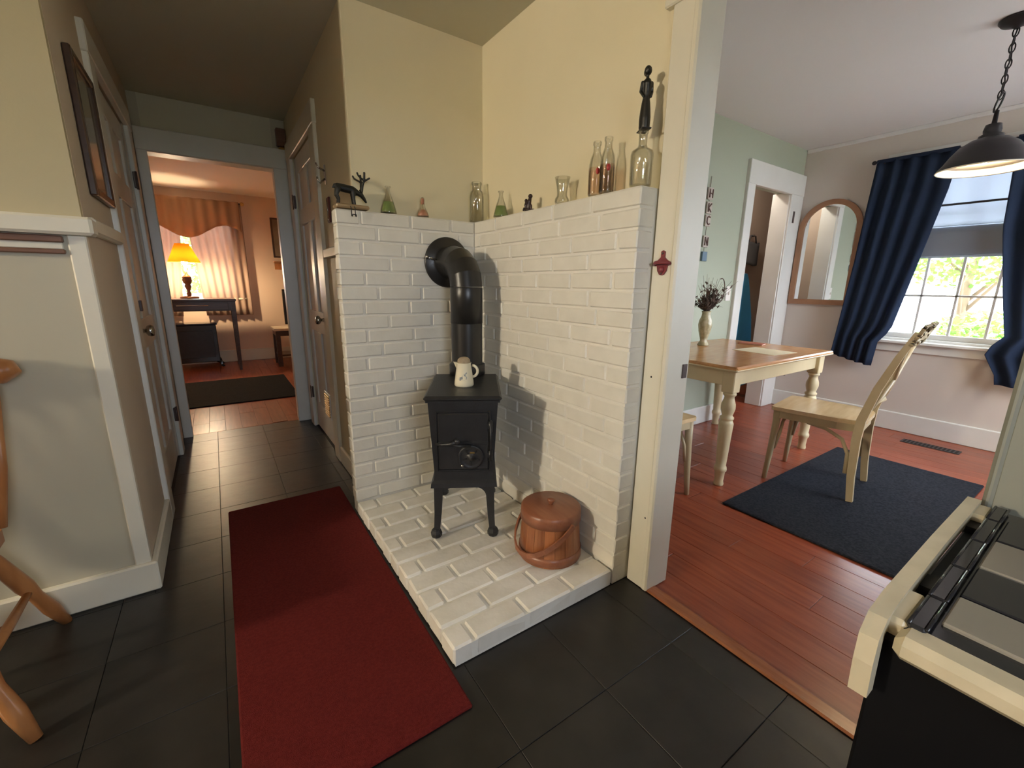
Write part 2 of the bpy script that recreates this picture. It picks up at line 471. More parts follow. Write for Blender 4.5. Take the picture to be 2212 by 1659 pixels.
GX = [0.96 + 0.305 * k for k in range(-4, 10)]
GY = [1.083 + 0.305 * k for k in range(-10, 9)]
for (xa, xb, ya, yb) in ((0.586, 1.478, -1.86, 0.168), (1.478, 2.485, 0.127, 0.168), (AW, 2.485, 0.168, BW), (-0.08, 2.485, BW, 2.303)):
    xs = [xa] + [g for g in GX if xa + .01 < g < xb - .01] + [xb]
    ys = [ya] + [g for g in GY if ya + .01 < g < yb - .01] + [yb]
    for i in range(len(xs) - 1):
        for j in range(len(ys) - 1):
            tile(xs[i], xs[i + 1], ys[j], ys[j + 1])


def planks(parent, x0, x1, y0, y1, w, L, zt=0.0):
    cache = {}
    n = round((x1 - x0) / w); w = (x1 - x0) / n
    for i in range(n):
        y = y0 - random.uniform(0.05, L * 0.9)
        while y < y1:
            a, b = max(y, y0), min(y + L, y1)
            if b - a > 0.03:
                k = round(b - a, 2)
                if k not in cache:
                    h = (b - a) / 2 - .0006
                    me = MB().box(-w / 2 + .0006, w / 2 - .0006, -h, h, -0.010, 0, ch=0.0012).mesh('plank'); me.materials.append(M['redwood']); cache[k] = me
                place('plank', cache[k], parent, (x0 + w * (i + .5), (a + b) / 2, zt))
            y += L


fd = sbox('floor_dining', 'redwood_dark', -3.55, -0.1, -0.75, 3.3, -0.06, -0.004)
planks(fd, -3.43, -0.13, 0.047, 3.2, 0.128, 1.25)
planks(fd, -3.43, -2.4, -0.70, 0.045, 0.128, 1.25)
fb = sbox('floor_back', 'redwood_dark', -0.7, 2.6, -5.5, -1.862, -0.06, -0.004)
planks(fb, 0.0, 2.2, -5.4, -1.862, 0.11, 1.3)
sbox('trim_1', 'threshold', -0.135, -0.083, 1.15, 1.99, -0.003, 0.009, ch=0.007)

# ------------------------------------------------------------------ walls
# wall between kitchen and dining room (x -0.20..-0.08), doorway y 1.19..1.955
wk = sbox('wall_right', 'yellow', -0.14, -0.10, -0.18, 1.10, 0, ZC)
sbox('wall_right_side', 'sage_grey', -0.14, -0.10, 2.05, 3.4, 0, ZC)
sbox('wall_right_header', 'yellow', -0.14, -0.10, 1.10, 2.05, 2.02, ZC)
sbox('wall_dining_inner', 'dine_wall', -0.20, -0.14, -0.07, 1.165, 0, ZD)
sbox('wall_dining_inner_side', 'dine_wall', -0.20, -0.14, 1.96, 3.4, 0, ZD)
sbox('wall_dining_inner_header', 'dine_wall', -0.20, -0.14, 1.19, 1.96, 2.02, ZD)
sbox('wall_back_left', 'yellow', -0.14, 0.586, -0.18, -0.08, 0, ZC)
sbox('wall_hall_right_near', 'yellow', 0.486, 0.586, -0.86, -0.18, 0, ZC)
sbox('wall_hall_right_far', 'yellow', 0.486, 0.586, -1.95, -1.63, 0, ZC)
sbox('wall_hall_right_header', 'yellow', 0.486, 0.586, -1.63, -0.86, 2.02, ZC)
sbox('wall_hall_left_near', 'hallpink', 1.478, 1.58, -0.56, 0.100, 0, ZC)
sbox('wall_hall_left_far', 'hallpink', 1.478, 1.58, -1.95, -1.43, 0, ZC)
sbox('wall_hall_left_header', 'hallpink', 1.478, 1.58, -1.43, -0.56, 2.02, ZC)
sbox('wall_left', 'yellow_dim', 1.4785, 5.5, 0.027, 0.1275, 1.30, ZC)
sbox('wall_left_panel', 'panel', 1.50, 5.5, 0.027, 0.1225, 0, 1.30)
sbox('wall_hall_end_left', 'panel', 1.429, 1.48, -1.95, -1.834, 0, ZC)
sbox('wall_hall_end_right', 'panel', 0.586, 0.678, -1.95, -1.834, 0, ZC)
sbox('wall_hall_end_header', 'ceil', 0.678, 1.429, -1.95, -1.834, 1.985, ZC)
sbox('wall_kitchen_far', 'cabinet', 5.4, 5.5, 0.127, 3.4, 0, ZC)  # unseen end wall, darkened to cut bounced lamp light
# kitchen wall behind the viewer with a window
for nm, b in (('a', (-0.14, 0.70, 3.3, 3.4, 0, ZC)), ('b', (1.50, 5.5, 3.3, 3.4, 0, ZC)), ('c', (0.70, 1.50, 3.3, 3.4, 0, 1.07)), ('d', (0.70, 1.50, 3.3, 3.4, 1.83, ZC))):
    sbox('wall_behind_' + {'a': 'right', 'b': 'left', 'c': 'sill', 'd': 'header'}[nm], 'cabinet', *b)
sbox('ceiling', 'ceil', -0.14, 5.5, -1.95, 3.4, ZC, ZC + 0.08)
# dining room
sbox('wall_dining_green', 'green_wall', -2.56, -0.20, -0.07, 0.047, 0, ZD)
sbox('wall_dining_green_corner', 'green_wall', -3.43, -3.21, -0.07, 0.047, 0, ZD)
sbox('wall_dining_green_header', 'green_wall', -3.21, -2.56, -0.07, 0.047, 1.99, ZD)
XD = -3.426
sbox('wall_dining_window_near', 'dine_wall', XD - .12, XD, -0.07, 0.76, 0, ZD)
sbox('wall_dining_window_far', 'dine_wall', XD - .12, XD, 1.69, 3.4, 0, ZD)
sbox('wall_dining_window_below', 'dine_wall', XD - .12, XD, 0.76, 1.69, 0, 0.745)
sbox('wall_dining_window_above', 'dine_wall', XD - .12, XD, 0.76, 1.69, 2.09, ZD)
for nm, b in (('left', (-3.55, -3.25, 3.2, 3.3, 0, ZD)), ('right', (-1.85, -0.14, 3.2, 3.3, 0, ZD)), ('sill', (-3.25, -1.85, 3.2, 3.3, 0, 0.8)), ('header', (-3.25, -1.85, 3.2, 3.3, 2.1, ZD))):
    sbox('wall_dining_side_' + nm, 'dine_wall', *b)
sbox('ceiling_dining', 'dine_ceil', -3.55, -0.14, -0.75, 3.3, ZD, ZD + 0.08)
sbox('wall_closet_hall_left', 'hallpink', 1.585, 1.62, -1.6, -0.4, 0, ZC)
sbox('wall_closet_hall_right', 'hallpink', 0.44, 0.48, -1.75, -0.75, 0, ZC)
# closet behind the green wall
sbox('wall_closet_back', 'brown_wall', -5.2, -2.3, -0.75, -0.65, 0, ZD)
sbox('wall_closet_left', 'brown_wall', -2.4, -2.3, -0.65, -0.07, 0, ZD)
sbox('wall_closet_front', 'brown_wall', -5.2, -3.55, -0.17, -0.07, 0, ZD)
sbox('wall_closet_end', 'brown_wall', -5.3, -5.2, -0.75, -0.07, 0, ZD)
sbox('ceiling_closet', 'dine_ceil', -5.3, -3.55, -0.75, -0.07, ZD, ZD + 0.08)
sbox('floor_closet', 'redwood', -5.3, -3.55, -0.75, -0.07, -0.06, 0)
# back room
for nm, b in (('right', (-0.7, 0.85, -5.5, -5.4, 0, ZB)), ('left', (1.85, 2.6, -5.5, -5.4, 0, ZB)), ('sill', (0.85, 1.85, -5.5, -5.4, 0, 0.92)), ('header', (0.85, 1.85, -5.5, -5.4, 2.05, ZB))):
    sbox('wall_back_room_' + nm, 'peach', *b)
sbox('wall_back_room_far_left', 'peach', 2.5, 2.6, -5.4, -1.95, 0, ZB)
sbox('wall_back_room_far_right', 'peach', -0.7, -0.6, -5.4, -1.95, 0, ZB)
sbox('wall_back_room_near_left', 'peach', 1.48, 2.6, -1.96, -1.86, 0, ZB)
sbox('wall_back_room_near_right', 'peach', -0.7, 0.586, -1.96, -1.86, 0, ZB)
sbox('ceiling_back', 'peach_ceil', -0.7, 2.6, -5.5, -1.95, ZB, ZB + 0.08)

# ------------------------------------------------------------------ brick corner
JG = 0.011
brick_cache = {}


def brick_mesh(l, h, dpt, m, seed, ch=0.0045):
    k = (round(l, 3), round(h, 3), round(dpt, 3), m, seed)
    if k not in brick_cache:
        rs = random.Random(hash((k[0], k[1], seed)) & 0xffff)
        b = MB().box(-l / 2, l / 2, -dpt, 0, -h / 2, h / 2, ch=ch)
        b.v = [(x + rs.uniform(-.0015, .0015), y + rs.uniform(-.0007, .0007), z + rs.uniform(-.0012, .0012)) for x, y, z in b.v]
        me = b.mesh('brick'); me.materials.append(M[m]); brick_cache[k] = me
    return brick_cache[k]


def brick_wall(parent, n_rows, length, zb, zt, pitch, to_world, offs):
    ch = (zt - zb) / n_rows
    for r in range(n_rows):
        z = zb + ch * (r + .5)
        edges = [0.0] + [e for e in (offs[r % len(offs)] + pitch * k + random.uniform(-.012, .012) for k in range(-1, 8)) if 0.045 < e < length - 0.045] + [length]
        for a, b in zip(edges[:-1], edges[1:]):
            g0 = 0.0 if a == 0 else JG / 2; g1 = 0.0 if b == length else JG / 2
            l = b - a - g0 - g1
            l = round(l * 200) / 200
            me = brick_mesh(l, ch - JG * 0.8, 0.074, 'brick', random.randint(0, 2))
            o = place('brick', me, parent)
            c = (a + g0 + b - g1) / 2
            loc, rz = to_world(c, z)
            out = random.uniform(-.002, .0025)
            o.location = loc; o.rotation_euler = (random.uniform(-.006, .006), random.uniform(-.005, .005), rz + random.uniform(-.004, .004))


wb = sbox('wall_brick_left', 'mortar', -0.075, AW - .005, -0.078, -0.0062, 0, ZM - .003)
# face towards +y: local -y.. front at local y=0 facing +y
brick_wall(wb, 21, AW, ZH, ZM, 0.2166, lambda c, z: ((c, 0.0, z), 0.0), [0.14, 0.03, 0.16, 0.08])
wr = sbox('wall_brick_right', 'mortar', -0.104, -0.0062, -0.004, BW - .005, 0, ZM - .003)
# face towards +x: rotate so that local +y -> +x  (rz=-90): local x -> -y
brick_wall(wr, 21, BW, ZH, ZM, 0.2166, lambda c, z: ((0.0, c, z), R(-90)), [0.0, 0.108, 0.0, 0.12, 0.05])

he = MB().box(0.003, AW - .006, 0.003, BW - .006, 0.0, ZH - .008).build('hearth', 'mortar')
tag(he, 'raised white painted brick hearth under the black wood stove', 'hearth')
rows = 11
pw = BW / rows
for r in range(rows):
    off = (0.10 if r % 2 else 0.205) + random.uniform(-.012, .012)
    edges = [0.0] + [e for e in (off + 0.205 * k for k in range(-1, 5)) if 0.05 < e < AW - .05] + [AW]
    for a, b in zip(edges[:-1], edges[1:]):
        g0 = 0.0 if a == 0 else JG / 2; g1 = 0.0 if b == AW else JG / 2
        l = round((b - a - g0 - g1) * 200) / 200
        me = brick_mesh(l, pw - JG, ZH - .004, 'hearth', random.randint(0, 2), ch=0.0065)
        o = place('brick', me, he)
        # lay flat: local y (depth, 0 at the face) -> world z
        o.rotation_euler = (R(90) + random.uniform(-.008, .008), random.uniform(-.006, .006), random.uniform(-.008, .008))
        o.location = ((a + g0 + b - g1) / 2, pw * (r + .5), ZH + random.uniform(-.002, .002))

# ------------------------------------------------------------------ door casings, baseboards, rails
def casing(name, b, m='white', ch=0.004):
    return sbox(name, m, *b, ch=ch)


# kitchen/dining doorway: face casing, back band, jamb, head
casing('trim_2', (-0.102, -0.081, 1.086, 1.168, 0, 1.975), 'cream_trim')
casing('trim_3', (-0.205, -0.076, 1.160, 1.184, 0, 2.02), 'cream_trim', 0.006)
casing('trim_4', (-0.11, -0.077, 1.055, 2.12, 1.975, 2.11), 'cream_trim')
casing('trim_5', (-0.11, -0.068, 1.035, 2.14, 2.11, 2.135), 'cream_trim')
casing('trim_6', (-0.102, -0.080, 1.962, 2.075, 0, 1.975), 'sage_grey')
casing('trim_7', (-0.205, -0.076, 1.95, 1.966, 0, 2.02), 'sage_grey', 0.006)
casing('trim_8', (-0.205, -0.078, 1.18, 1.955, 2.005, 2.03), 'white')
# hall end doorway
casing('trim_9', (0.588, 0.690, -1.836, -1.812, 0, 1.985), 'white')
casing('trim_10', (1.418, 1.476, -1.836, -1.812, 0, 1.985), 'white')
casing('trim_11', (0.588, 1.476, -1.836, -1.808, 1.975, 2.115), 'white')
casing('trim_12', (0.672, 0.684, -1.955, -1.82, 0, 1.985), 'white')
casing('trim_13', (1.424, 1.436, -1.955, -1.82, 0, 1.985), 'white')
casing('trim_14', (0.68, 1.43, -1.955, -1.82, 1.972, 1.99), 'white')
# partition: corner board, cap rail, baseboards
casing('trim_15', (1.4765, 1.522, 0.10, 0.134, 0, 1.285), 'cream_trim')
casing('trim_16', (1.452, 5.4, 0.085, 0.165, 1.283, 1.338), 'cream_trim', 0.008)
casing('trim_17', (1.452, 1.482, -0.42, 0.10, 1.292, 1.345), 'cream_trim', 0.008)
casing('baseboard_left', (1.468, 5.4, 0.12, 0.147, 0, 0.118), 'cream_trim', 0.006)
casing('baseboard_hall_left', (1.458, 1.480, -0.44, 0.147, 0, 0.118), 'cream_trim', 0.006)
casing('baseboard_hall_right', (0.584, 0.604, -0.72, -0.08, 0, 0.115), 'cream_trim', 0.006)
casing('trim_18', (0.584, 0.612, -0.70, -0.085, 1.285, 1.338), 'cream_trim', 0.006)
# dining room trim
casing('baseboard_dining_window', (XD - .002, XD + .02, 0.047, 3.2, 0, 0.155), 'white', 0.006)
casing('baseboard_dining_green', (-2.46, -0.2, 0.045, 0.064, 0, 0.15), 'white', 0.006)
casing('trim_19', (-2.575, -2.465, 0.040, 0.075, 0, 1.97), 'white')
casing('trim_20', (-3.424, -3.20, 0.040, 0.075, 0, 1.97), 'white')
casing('trim_21', (-3.424, -2.465, 0.040, 0.078, 1.965, 2.145), 'white')
casing('trim_22', (-2.580, -2.556, -0.09, 0.06, 0, 1.985), 'white')
casing('trim_23', (-3.215, -3.195, -0.09, 0.06, 0, 1.985), 'white')
casing('baseboard_back', (-0.6, 2.5, -5.402, -5.38, 0, 0.17), 'cream_trim', 0.006)
# crown line where dining wall meets ceiling
casing('trim_24', (XD - .002, XD + .012, 0.05, 3.2, ZD - .03, ZD), 'dine_ceil', 0.004)


# hall doors
def hall_door(name, xface, y0, y1, sgn, knob_near):
    """slab closing an opening in a wall running along y; sgn: side the hall is on"""
    x0, x1 = (xface - 0.012 * sgn, xface - 0.05 * sgn)
    d = MB().box(x0 - .012 * sgn, x1, y0, y1, 0.008, 2.012, ch=0.003).build(name, 'white'); struct(d)
    yw = y1 - y0
    # stiles, rails proud of the slab
    for k, (a, b, c, e) in enumerate([(y0, y0 + .105, .008, 2.012), (y1 - .105, y1, .008, 2.012), (y0 + .105, y1 - .105, .008, .22), (y0 + .105, y1 - .105, .80, .95),
                                      (y0 + .105, y1 - .105, 1.55, 1.66), (y0 + .105, y1 - .105, 1.90, 2.012), ((y0 + y1) / 2 - .05, (y0 + y1) / 2 + .05, .22, .80),
                                      ((y0 + y1) / 2 - .05, (y0 + y1) / 2 + .05, .95, 1.55), ((y0 + y1) / 2 - .05, (y0 + y1) / 2 + .05, 1.66, 1.90)]):
        MB().box(x0, x0 - .014 * sgn, a, b, c, e, ch=0.003).build('rail' if k > 1 else 'stile', 'white', d)
    yk = knob_near
    mt = Matrix.Translation((x0, yk, 0.91)) @ Matrix.Rotation(R(90) * sgn, 4, 'Y')
    kn = MB().lathe([(0.027, 0), (0.027, 0.006), (0.011, 0.010), (0.010, 0.030), (0.024, 0.038), (0.029, 0.050), (0.024, 0.062), (0.0005, 0.066)], 20, mtx=mt)
    kn.build('knob', 'steel', d)
    return d


dl = hall_door('door_1', 1.478, -1.425, -0.565, -1, -0.66)
dr = hall_door('door_2', 0.586, -1.62, -0.865, 1, -0.97)
# keyhole plate, hinges
MB().box(1.4545, 1.4650, -0.675, -0.645, 1.005, 1.055, ch=.002).build('key_plate', 'darkplate', dl)
for z in (0.29, 1.72):
    MB().box(1.462, 1.474, -1.452, -1.405, z - .045, z + .045, ch=.003).lathe([(0.007, -.05), (0.007, .05)], 10, (1.461, -1.43, z)).build('hinge', 'darkplate', dl)
    MB().box(0.588, 0.602, -1.645, -1.60, z - .045, z + .045, ch=.003).lathe([(0.007, -.05), (0.007, .05)], 10, (0.603, -1.623, z)).build('hinge', 'darkplate', dr)
# brass vent in the right hall door
MB().box(0.598, 0.606, -1.075, -0.905, 0.235, 0.415, ch=.002).build('vent_frame', 'white', dr)
for k in range(9):
    z = 0.258 + k * 0.017
    MB().box(0.605, 0.6115, -1.058, -0.922, z - .0052, z + .0052, ch=.001).build('vent_slat', 'brass', dr)
# casings of the hall doors
casing('trim_25', (1.458, 1.482, -0.565, -0.44, 0, 2.02), 'white')
casing('trim_26', (1.458, 1.482, -1.55, -1.425, 0, 2.02), 'white')
casing('trim_27', (1.455, 1.482, -1.56, -0.43, 2.01, 2.12), 'white')
casing('trim_28', (0.582, 0.606, -0.87, -0.735, 0, 2.02), 'cream_trim')
casing('trim_29', (0.582, 0.606, -1.74, -1.615, 0, 2.02), 'white')
casing('trim_30', (0.582, 0.609, -1.75, -0.725, 2.01, 2.13), 'cream_trim')

# ------------------------------------------------------------------ wood stove (faces azimuth 60 deg)
AZ = R(60)
SX, SY = 0.275, 0.392
st = thing('wood_stove', 'small black cast iron wood stove with four curved legs on the white hearth', 'stove', (SX, SY, ZH + .003), AZ - R(90))
# local frame: +y is the front, z from the hearth top
W2, D2 = 0.150, 0.225
top_z = 0.645


def taper_box(mb, w0, d0a, d0b, z0, w1, d1a, d1b, z1):
    vs = [(-w0, d0a, z0), (w0, d0a, z0), (w0, d0b, z0), (-w0, d0b, z0), (-w1, d1a, z1), (w1, d1a, z1), (w1, d1b, z1), (-w1, d1b, z1)]
    mb.add(vs, [(3, 2, 1, 0), (4, 5, 6, 7), (0, 1, 5, 4), (1, 2, 6, 5), (2, 3, 7, 6), (3, 0, 4, 7)])


b = MB(); taper_box(b, 0.124, -0.198, 0.198, 0.30, 0.142, -0.212, 0.212, 0.615)
b.build('firebox', 'iron', st)
b = MB(); taper_box(b, 0.140, -0.215, 0.215, 0.238, 0.138, -0.212, 0.212, 0.256); taper_box(b, 0.138, -0.212, 0.212, 0.256, 0.127, -0.201, 0.201, 0.268); taper_box(b, 0.127, -0.201, 0.201, 0.268, 0.1245, -0.1985, 0.1985, 0.302)
b.build('base_skirt', 'iron', st)
b = MB().box(-0.158, 0.158, -0.228, 0.228, 0.617, 0.640, ch=0.010)
b.box(-0.150, 0.150, -0.220, 0.220, 0.612, 0.620)
b.build('top_plate', 'iron', st)
# door on the front, follows the tapering face
tf = math.atan2(0.017, 0.315)
dm = Matrix.Translation((0, 0.1985, 0.305)) @ Matrix.Rotation(-math.atan2(0.014, 0.315), 4, 'X') @ Matrix.Scale(-1, 4, (1, 0, 0))   # local -x is the camera's right
door = MB().box(-0.104, 0.104, -0.004, 0.010, 0.012, 0.262, ch=0.005, mtx=dm).build('door', 'iron', st)
fr = MB()
for bx in ((-0.112, -0.106, 0.006, 0.268), (0.106, 0.112, 0.006, 0.268)):
    fr.box(bx[0], bx[1], 0, 0.006, bx[2], bx[3], ch=.002, mtx=dm)
fr.box(-0.112, 0.112, 0, 0.006, 0.266, 0.272, ch=.002, mtx=dm)
fr.box(-0.106, 0.106, 0, 0.006, 0.004, 0.009, ch=.002, mtx=dm)
fr.build('door_frame', 'iron', st)
# raised band across the door, round air dial, latch
MB().box(-0.104, 0.104, 0.008, 0.013, 0.128, 0.140, ch=.002, mtx=dm).build('door_band', 'iron', door)
dial_m = dm @ Matrix.Translation((0.030, 0.010, 0.072)) @ Matrix.Rotation(R(-90), 4, 'X')
dial = MB().lathe([(0.054, 0), (0.054, 0.006), (0.047, 0.009), (0.043, 0.006), (0.012, 0.006), (0.010, 0.016), (0.0005, 0.017)], 28, mtx=dial_m).build('air_dial', 'iron', st)
for k in range(5):
    a = R(20 + k * 72)
    MB().box(-.010, .010, -.004, .004, .005, .0085, ch=.001, mtx=dial_m @ Matrix.Rotation(a, 4, 'Z') @ Matrix.Translation((0.028, 0, 0))).build('vent_slot', 'gap', dial)
MB().lathe([(0.006, 0), (0.006, 0.018), (0.0005, 0.02)], 10, mtx=dm @ Matrix.Translation((-0.006, 0.010, 0.038)) @ Matrix.Rotation(R(-90), 4, 'X')).build('rivet', 'steel', st)
MB().box(0.026, 0.046, 0.016, 0.019, 0.089, 0.097, ch=.001, mtx=dm).build('dial_tab', 'brass', st)
la = MB().tube([dm @ Vector((-0.112, 0.012, 0.132)), dm @ Vector((-0.085, 0.024, 0.134)), dm @ Vector((-0.052, 0.034, 0.140)), dm @ Vector((-0.028, 0.040, 0.152))], [0.006, 0.006, 0.008, 0.010], 10)
la.sphere(dm @ Vector((-0.024, 0.041, 0.155)), 0.013)
la.tube([dm @ Vector((-0.052, 0.034, 0.140)), dm @ Vector((-0.02, 0.036, 0.132)), dm @ Vector((0.03, 0.030, 0.130))], [0.007, 0.006, 0.004], 8)
la.build('latch_handle', 'iron', st)
for z in (0.075, 0.205):
    MB().lathe([(0.009, -.022), (0.009, .022)], 12, mtx=dm @ Matrix.Translation((0.112, 0.010, z))).box(0.098, 0.122, 0, 0.012, z - .012, z + .012, ch=.003, mtx=dm).build('hinge', 'iron', st)
MB().lathe([(0.005, 0.06), (0.005, 0.235)], 10, mtx=dm @ Matrix.Translation((0.113, 0.016, 0))).build('hinge_rod', 'iron', st)
# legs and the arched skirt between them
for sx in (-1, 1):
    for sy in (-1, 1):
        lg = MB()
        x0, y0 = sx * 0.112, sy * 0.188
        pts = [(x0 * 0.985, y0, 0.242), (x0 * 0.99, y0, 0.19), (x0 * 1.02, y0 * 1.0, 0.11), (x0 * 1.06, y0 * 1.03, 0.05), (x0 * 1.08, y0 * 1.04, 0.028)]
        lg.bar(pts, [0.036, 0.035, 0.030, 0.026, 0.026], [0.032, 0.030, 0.026, 0.022, 0.022])
        lg.lathe([(0.018, 0.0), (0.024, 0.006), (0.025, 0.020), (0.020, 0.034), (0.013, 0.040)], 8, (x0 * 1.1, y0 * 1.045, 0), smooth=False)
        lg.build('leg', 'iron', st)
for sy in (-1, 1):
    arc = [(-0.126, 0.242), (-0.126, 0.185), (-0.094, 0.185)] + [(-0.047 - 0.047 * math.cos(R(a)), 0.185 + 0.047 * math.sin(R(a))) for a in range(10, 91, 10)]
    arc += [(-x, z) for x, z in arc[::-1]]
    MB().prism(arc, (0, sy * 0.196 + 0.004, 0), (1, 0, 0), (0, 0, 1), 0.012).build('arch', 'iron', st)
# flue collar, pipe, elbow, wall flange: a stove pipe of its own
px, py = 0.160, 0.205
sp = thing('stove_pipe', 'black stove pipe rising from the stove and bending into the brick wall', 'stove pipe', (px, py, ZH + 0.6435))
MB().lathe([(0.080, 0.0), (0.088, 0.004), (0.088, 0.052), (0.081, 0.056), (0.076, 0.058)], 32).build('collar', 'pipe', sp)
zl = 1.262 - (ZH + 0.640)
b = MB().lathe([(0.0755, 0.05), (0.0755, zl - 0.135)], 36, caps=False); b.build('pipe', 'pipe', sp)
b = MB().lathe([(0.0765, zl - 0.30), (0.0775, zl - 0.30), (0.0775, zl - 0.135), (0.0755, zl - 0.13)], 36, caps=False); b.build('upper_sleeve', 'pipe', sp)
# four-gore elbow
el, ring = MB(), []
Rb = 0.118
for i in range(4):
    a0, a1 = R(90 * i / 4), R(90 * (i + 1) / 4)
    for a in (a0, a1):
        c = Vector((0, -Rb + Rb * math.cos(a), zl - Rb + Rb * math.sin(a) - 0.01))
        n1 = Vector((0, math.cos(a), math.sin(a)))
        ring.append([c + n1 * 0.077 * math.cos(t) + Vector((1, 0, 0)) * 0.077 * math.sin(t) for t in (2 * math.pi * k / 36 for k in range(36))])
for i in range(0, 8, 2):
    vs = ring[i] + ring[i + 1]
    g = MB().add(vs, [(k, (k + 1) % 36, 36 + (k + 1) % 36, 36 + k) for k in range(36)], True)
    g.build('elbow_gore', 'pipe', sp)
zc = zl - 0.01
b = MB().lathe([(0.0755, 0.0), (0.0755, py - Rb + 0.01)], 36, mtx=Matrix.Translation((0, -Rb, zc)) @ Matrix.Rotation(R(90), 4, 'X'), caps=False); b.build('wall_stub', 'pipe', sp)
b = MB().lathe([(0.076, 0.020), (0.084, 0.014), (0.118, 0.010), (0.124, 0.004), (0.124, 0.0)], 48, mtx=Matrix.Translation((0, -py + .004, zc)) @ Matrix.Rotation(R(-90), 4, 'X'), caps=False)
b.lathe([(0.124, 0), (0.07, 0.0)], 48, mtx=Matrix.Translation((0, -py + .004, zc)) @ Matrix.Rotation(R(-90), 4, 'X'), caps=False)
b.build('wall_flange', 'pipe', sp)
da = MB().tube([(0.070, -0.165, zc + .01), (0.128, -0.150, zc + .018)], 0.0035, 8)
da.tube([(0.125, -0.150, zc + .018), (0.140, -0.147, zc + .022)], [0.006, 0.006], 8)
da.build('damper_rod', 'steel', sp)

# jug on the stove
jg = thing('milk_jug', 'cream ceramic jug with cork stopper and grey bird print on the stove', 'jug', (0.292, 0.420, ZH + 0.6435), R(145))
prof = [(0.0, 0.001), (0.040, 0.0), (0.043, 0.006), (0.042, 0.02), (0.034, 0.075), (0.031, 0.098), (0.033, 0.104)]
b = MB().lathe([p for p in prof if p[0] > 0] + [(0.030, 0.104), (0.028, 0.09)], 28)
bo = b.build('body', 'jug', jg)
b = MB().add([(-0.030, -0.012, 0.104), (-0.030, 0.012, 0.104), (-0.047, 0.0, 0.107), (-0.034, 0.0, 0.078)], [(0, 1, 2), (0, 2, 3), (1, 3, 2), (0, 3, 1)]); b.build('spout', 'jug', jg)
hp = [(0.030 + 0.026 * math.sin(R(a)) + .004, 0, 0.066 + 0.026 * math.cos(R(a))) for a in range(5, 176, 17)]
MB().tube(hp, 0.0062, 10, upv=(0, 1, 0)).build('handle', 'jug', jg)
MB().lathe([(0.027, 0.098), (0.028, 0.108), (0.027, 0.116), (0.020, 0.124), (0.008, 0.128), (0.0005, 0.1285)], 20).build('stopper', 'cork', jg)
bp = MB()
pts2 = [(-.022, .0), (-.014, .008), (-.006, .010), (.0, .018), (.010, .026), (.016, .030), (.017, .024), (.011, .016), (.017, .010), (.016, .0), (.006, -.004), (-.004, -.003), (-.014, -.006)]
bp_vs = []
for x, z in pts2:
    zz = 0.036 + z; rr = 0.0418 - (zz - 0.02) * 0.145 + 0.0006
    a = R(-90) + x / rr
    bp_vs.append((rr * math.cos(a), rr * math.sin(a), zz))
bp.add(bp_vs + [(v[0] * .97, v[1] * .97, v[2]) for v in bp_vs], [tuple(range(13))] + [(i, (i + 1) % 13, 13 + (i + 1) % 13, 13 + i) for i in range(13)])
bp.build('bird_print', 'ink', jg)

# ------------------------------------------------------------------ wooden bucket (firkin)
bk = thing('wooden_bucket', 'lidded round wooden sugar bucket with bent handle on the hearth', 'bucket', (0.128, 0.848, ZH + .003), R(0))
nst = 18
for k in range(nst):
    a0, a1 = 2 * math.pi * k / nst + .004, 2 * math.pi * (k + 1) / nst - .004
    vs = []
    for z, r in ((0.0, 0.128), (0.205, 0.113)):
        for rr in (r - .012, r):
            for q in range(4):
                a = a0 + (a1 - a0) * q / 3
                vs.append((rr * math.cos(a), rr * math.sin(a), z))
    fs = []
    for q in range(3):
        fs += [(4 + q, 5 + q, 13 + q, 12 + q), (q, 8 + q, 9 + q, q + 1), (8 + q, 12 + q, 13 + q, 9 + q), (q, q + 1, 5 + q, 4 + q)]
    fs += [(0, 4, 12, 8), (3, 11, 15, 7)]
    MB().add(vs, fs).build('stave', 'bucket', bk)
MB().lathe([(0.1275, 0.004), (0.1305, 0.006), (0.1275, 0.040), (0.1245, 0.040)], 40, caps=False).build('hoop', 'bucketlid', bk)
MB().lathe([(0.116, 0.001), (0.116, 0.008)], 30).build('bottom', 'bucketlid', bk)
ld = MB().lathe([(0.117, 0.158), (0.1235, 0.160), (0.1215, 0.204), (0.114, 0.210), (0.0005, 0.212)], 40, caps=False).build('lid', 'bucketlid', bk)
MB().lathe([(0.009, 0.210), (0.008, 0.217), (0.016, 0.227), (0.015, 0.235), (0.0005, 0.239)], 16).build('lid_knob', 'bucketlid', ld)
# handle hanging down on the camera-left side: pivots on both sides, bow lying on the near-left flank
pv = R(62)                                  # azimuth of one pivot
ax = Vector((math.cos(R(92)), math.sin(R(92)), 0))
side = Vector((math.cos(R(2)), math.sin(R(2)), 0))
hp = []
for k in range(0, 13):
    t = math.pi * k / 12
    q = ax * 0.132 * math.cos(t) + side * (0.132 * math.sin(t) + 0.020 * math.sin(t)) + Vector((0, 0, 0.172 - 0.125 * math.sin(t)))
    hp.append(q)
b = MB(); b.bar(hp, 0.020, 0.007, side=(0, 0, 1)); b.build('handle', 'bucketlid', bk)
for s in (-1, 1):
    MB().lathe([(0.008, -.014), (0.008, .010)], 12, mtx=Matrix.Translation(ax * 0.124 * s + Vector((0, 0, .172))) @ Matrix.Rotation(R(92), 4, 'Z') @ Matrix.Rotation(R(90), 4, 'Y')).build('handle_peg', 'bucketlid', bk)

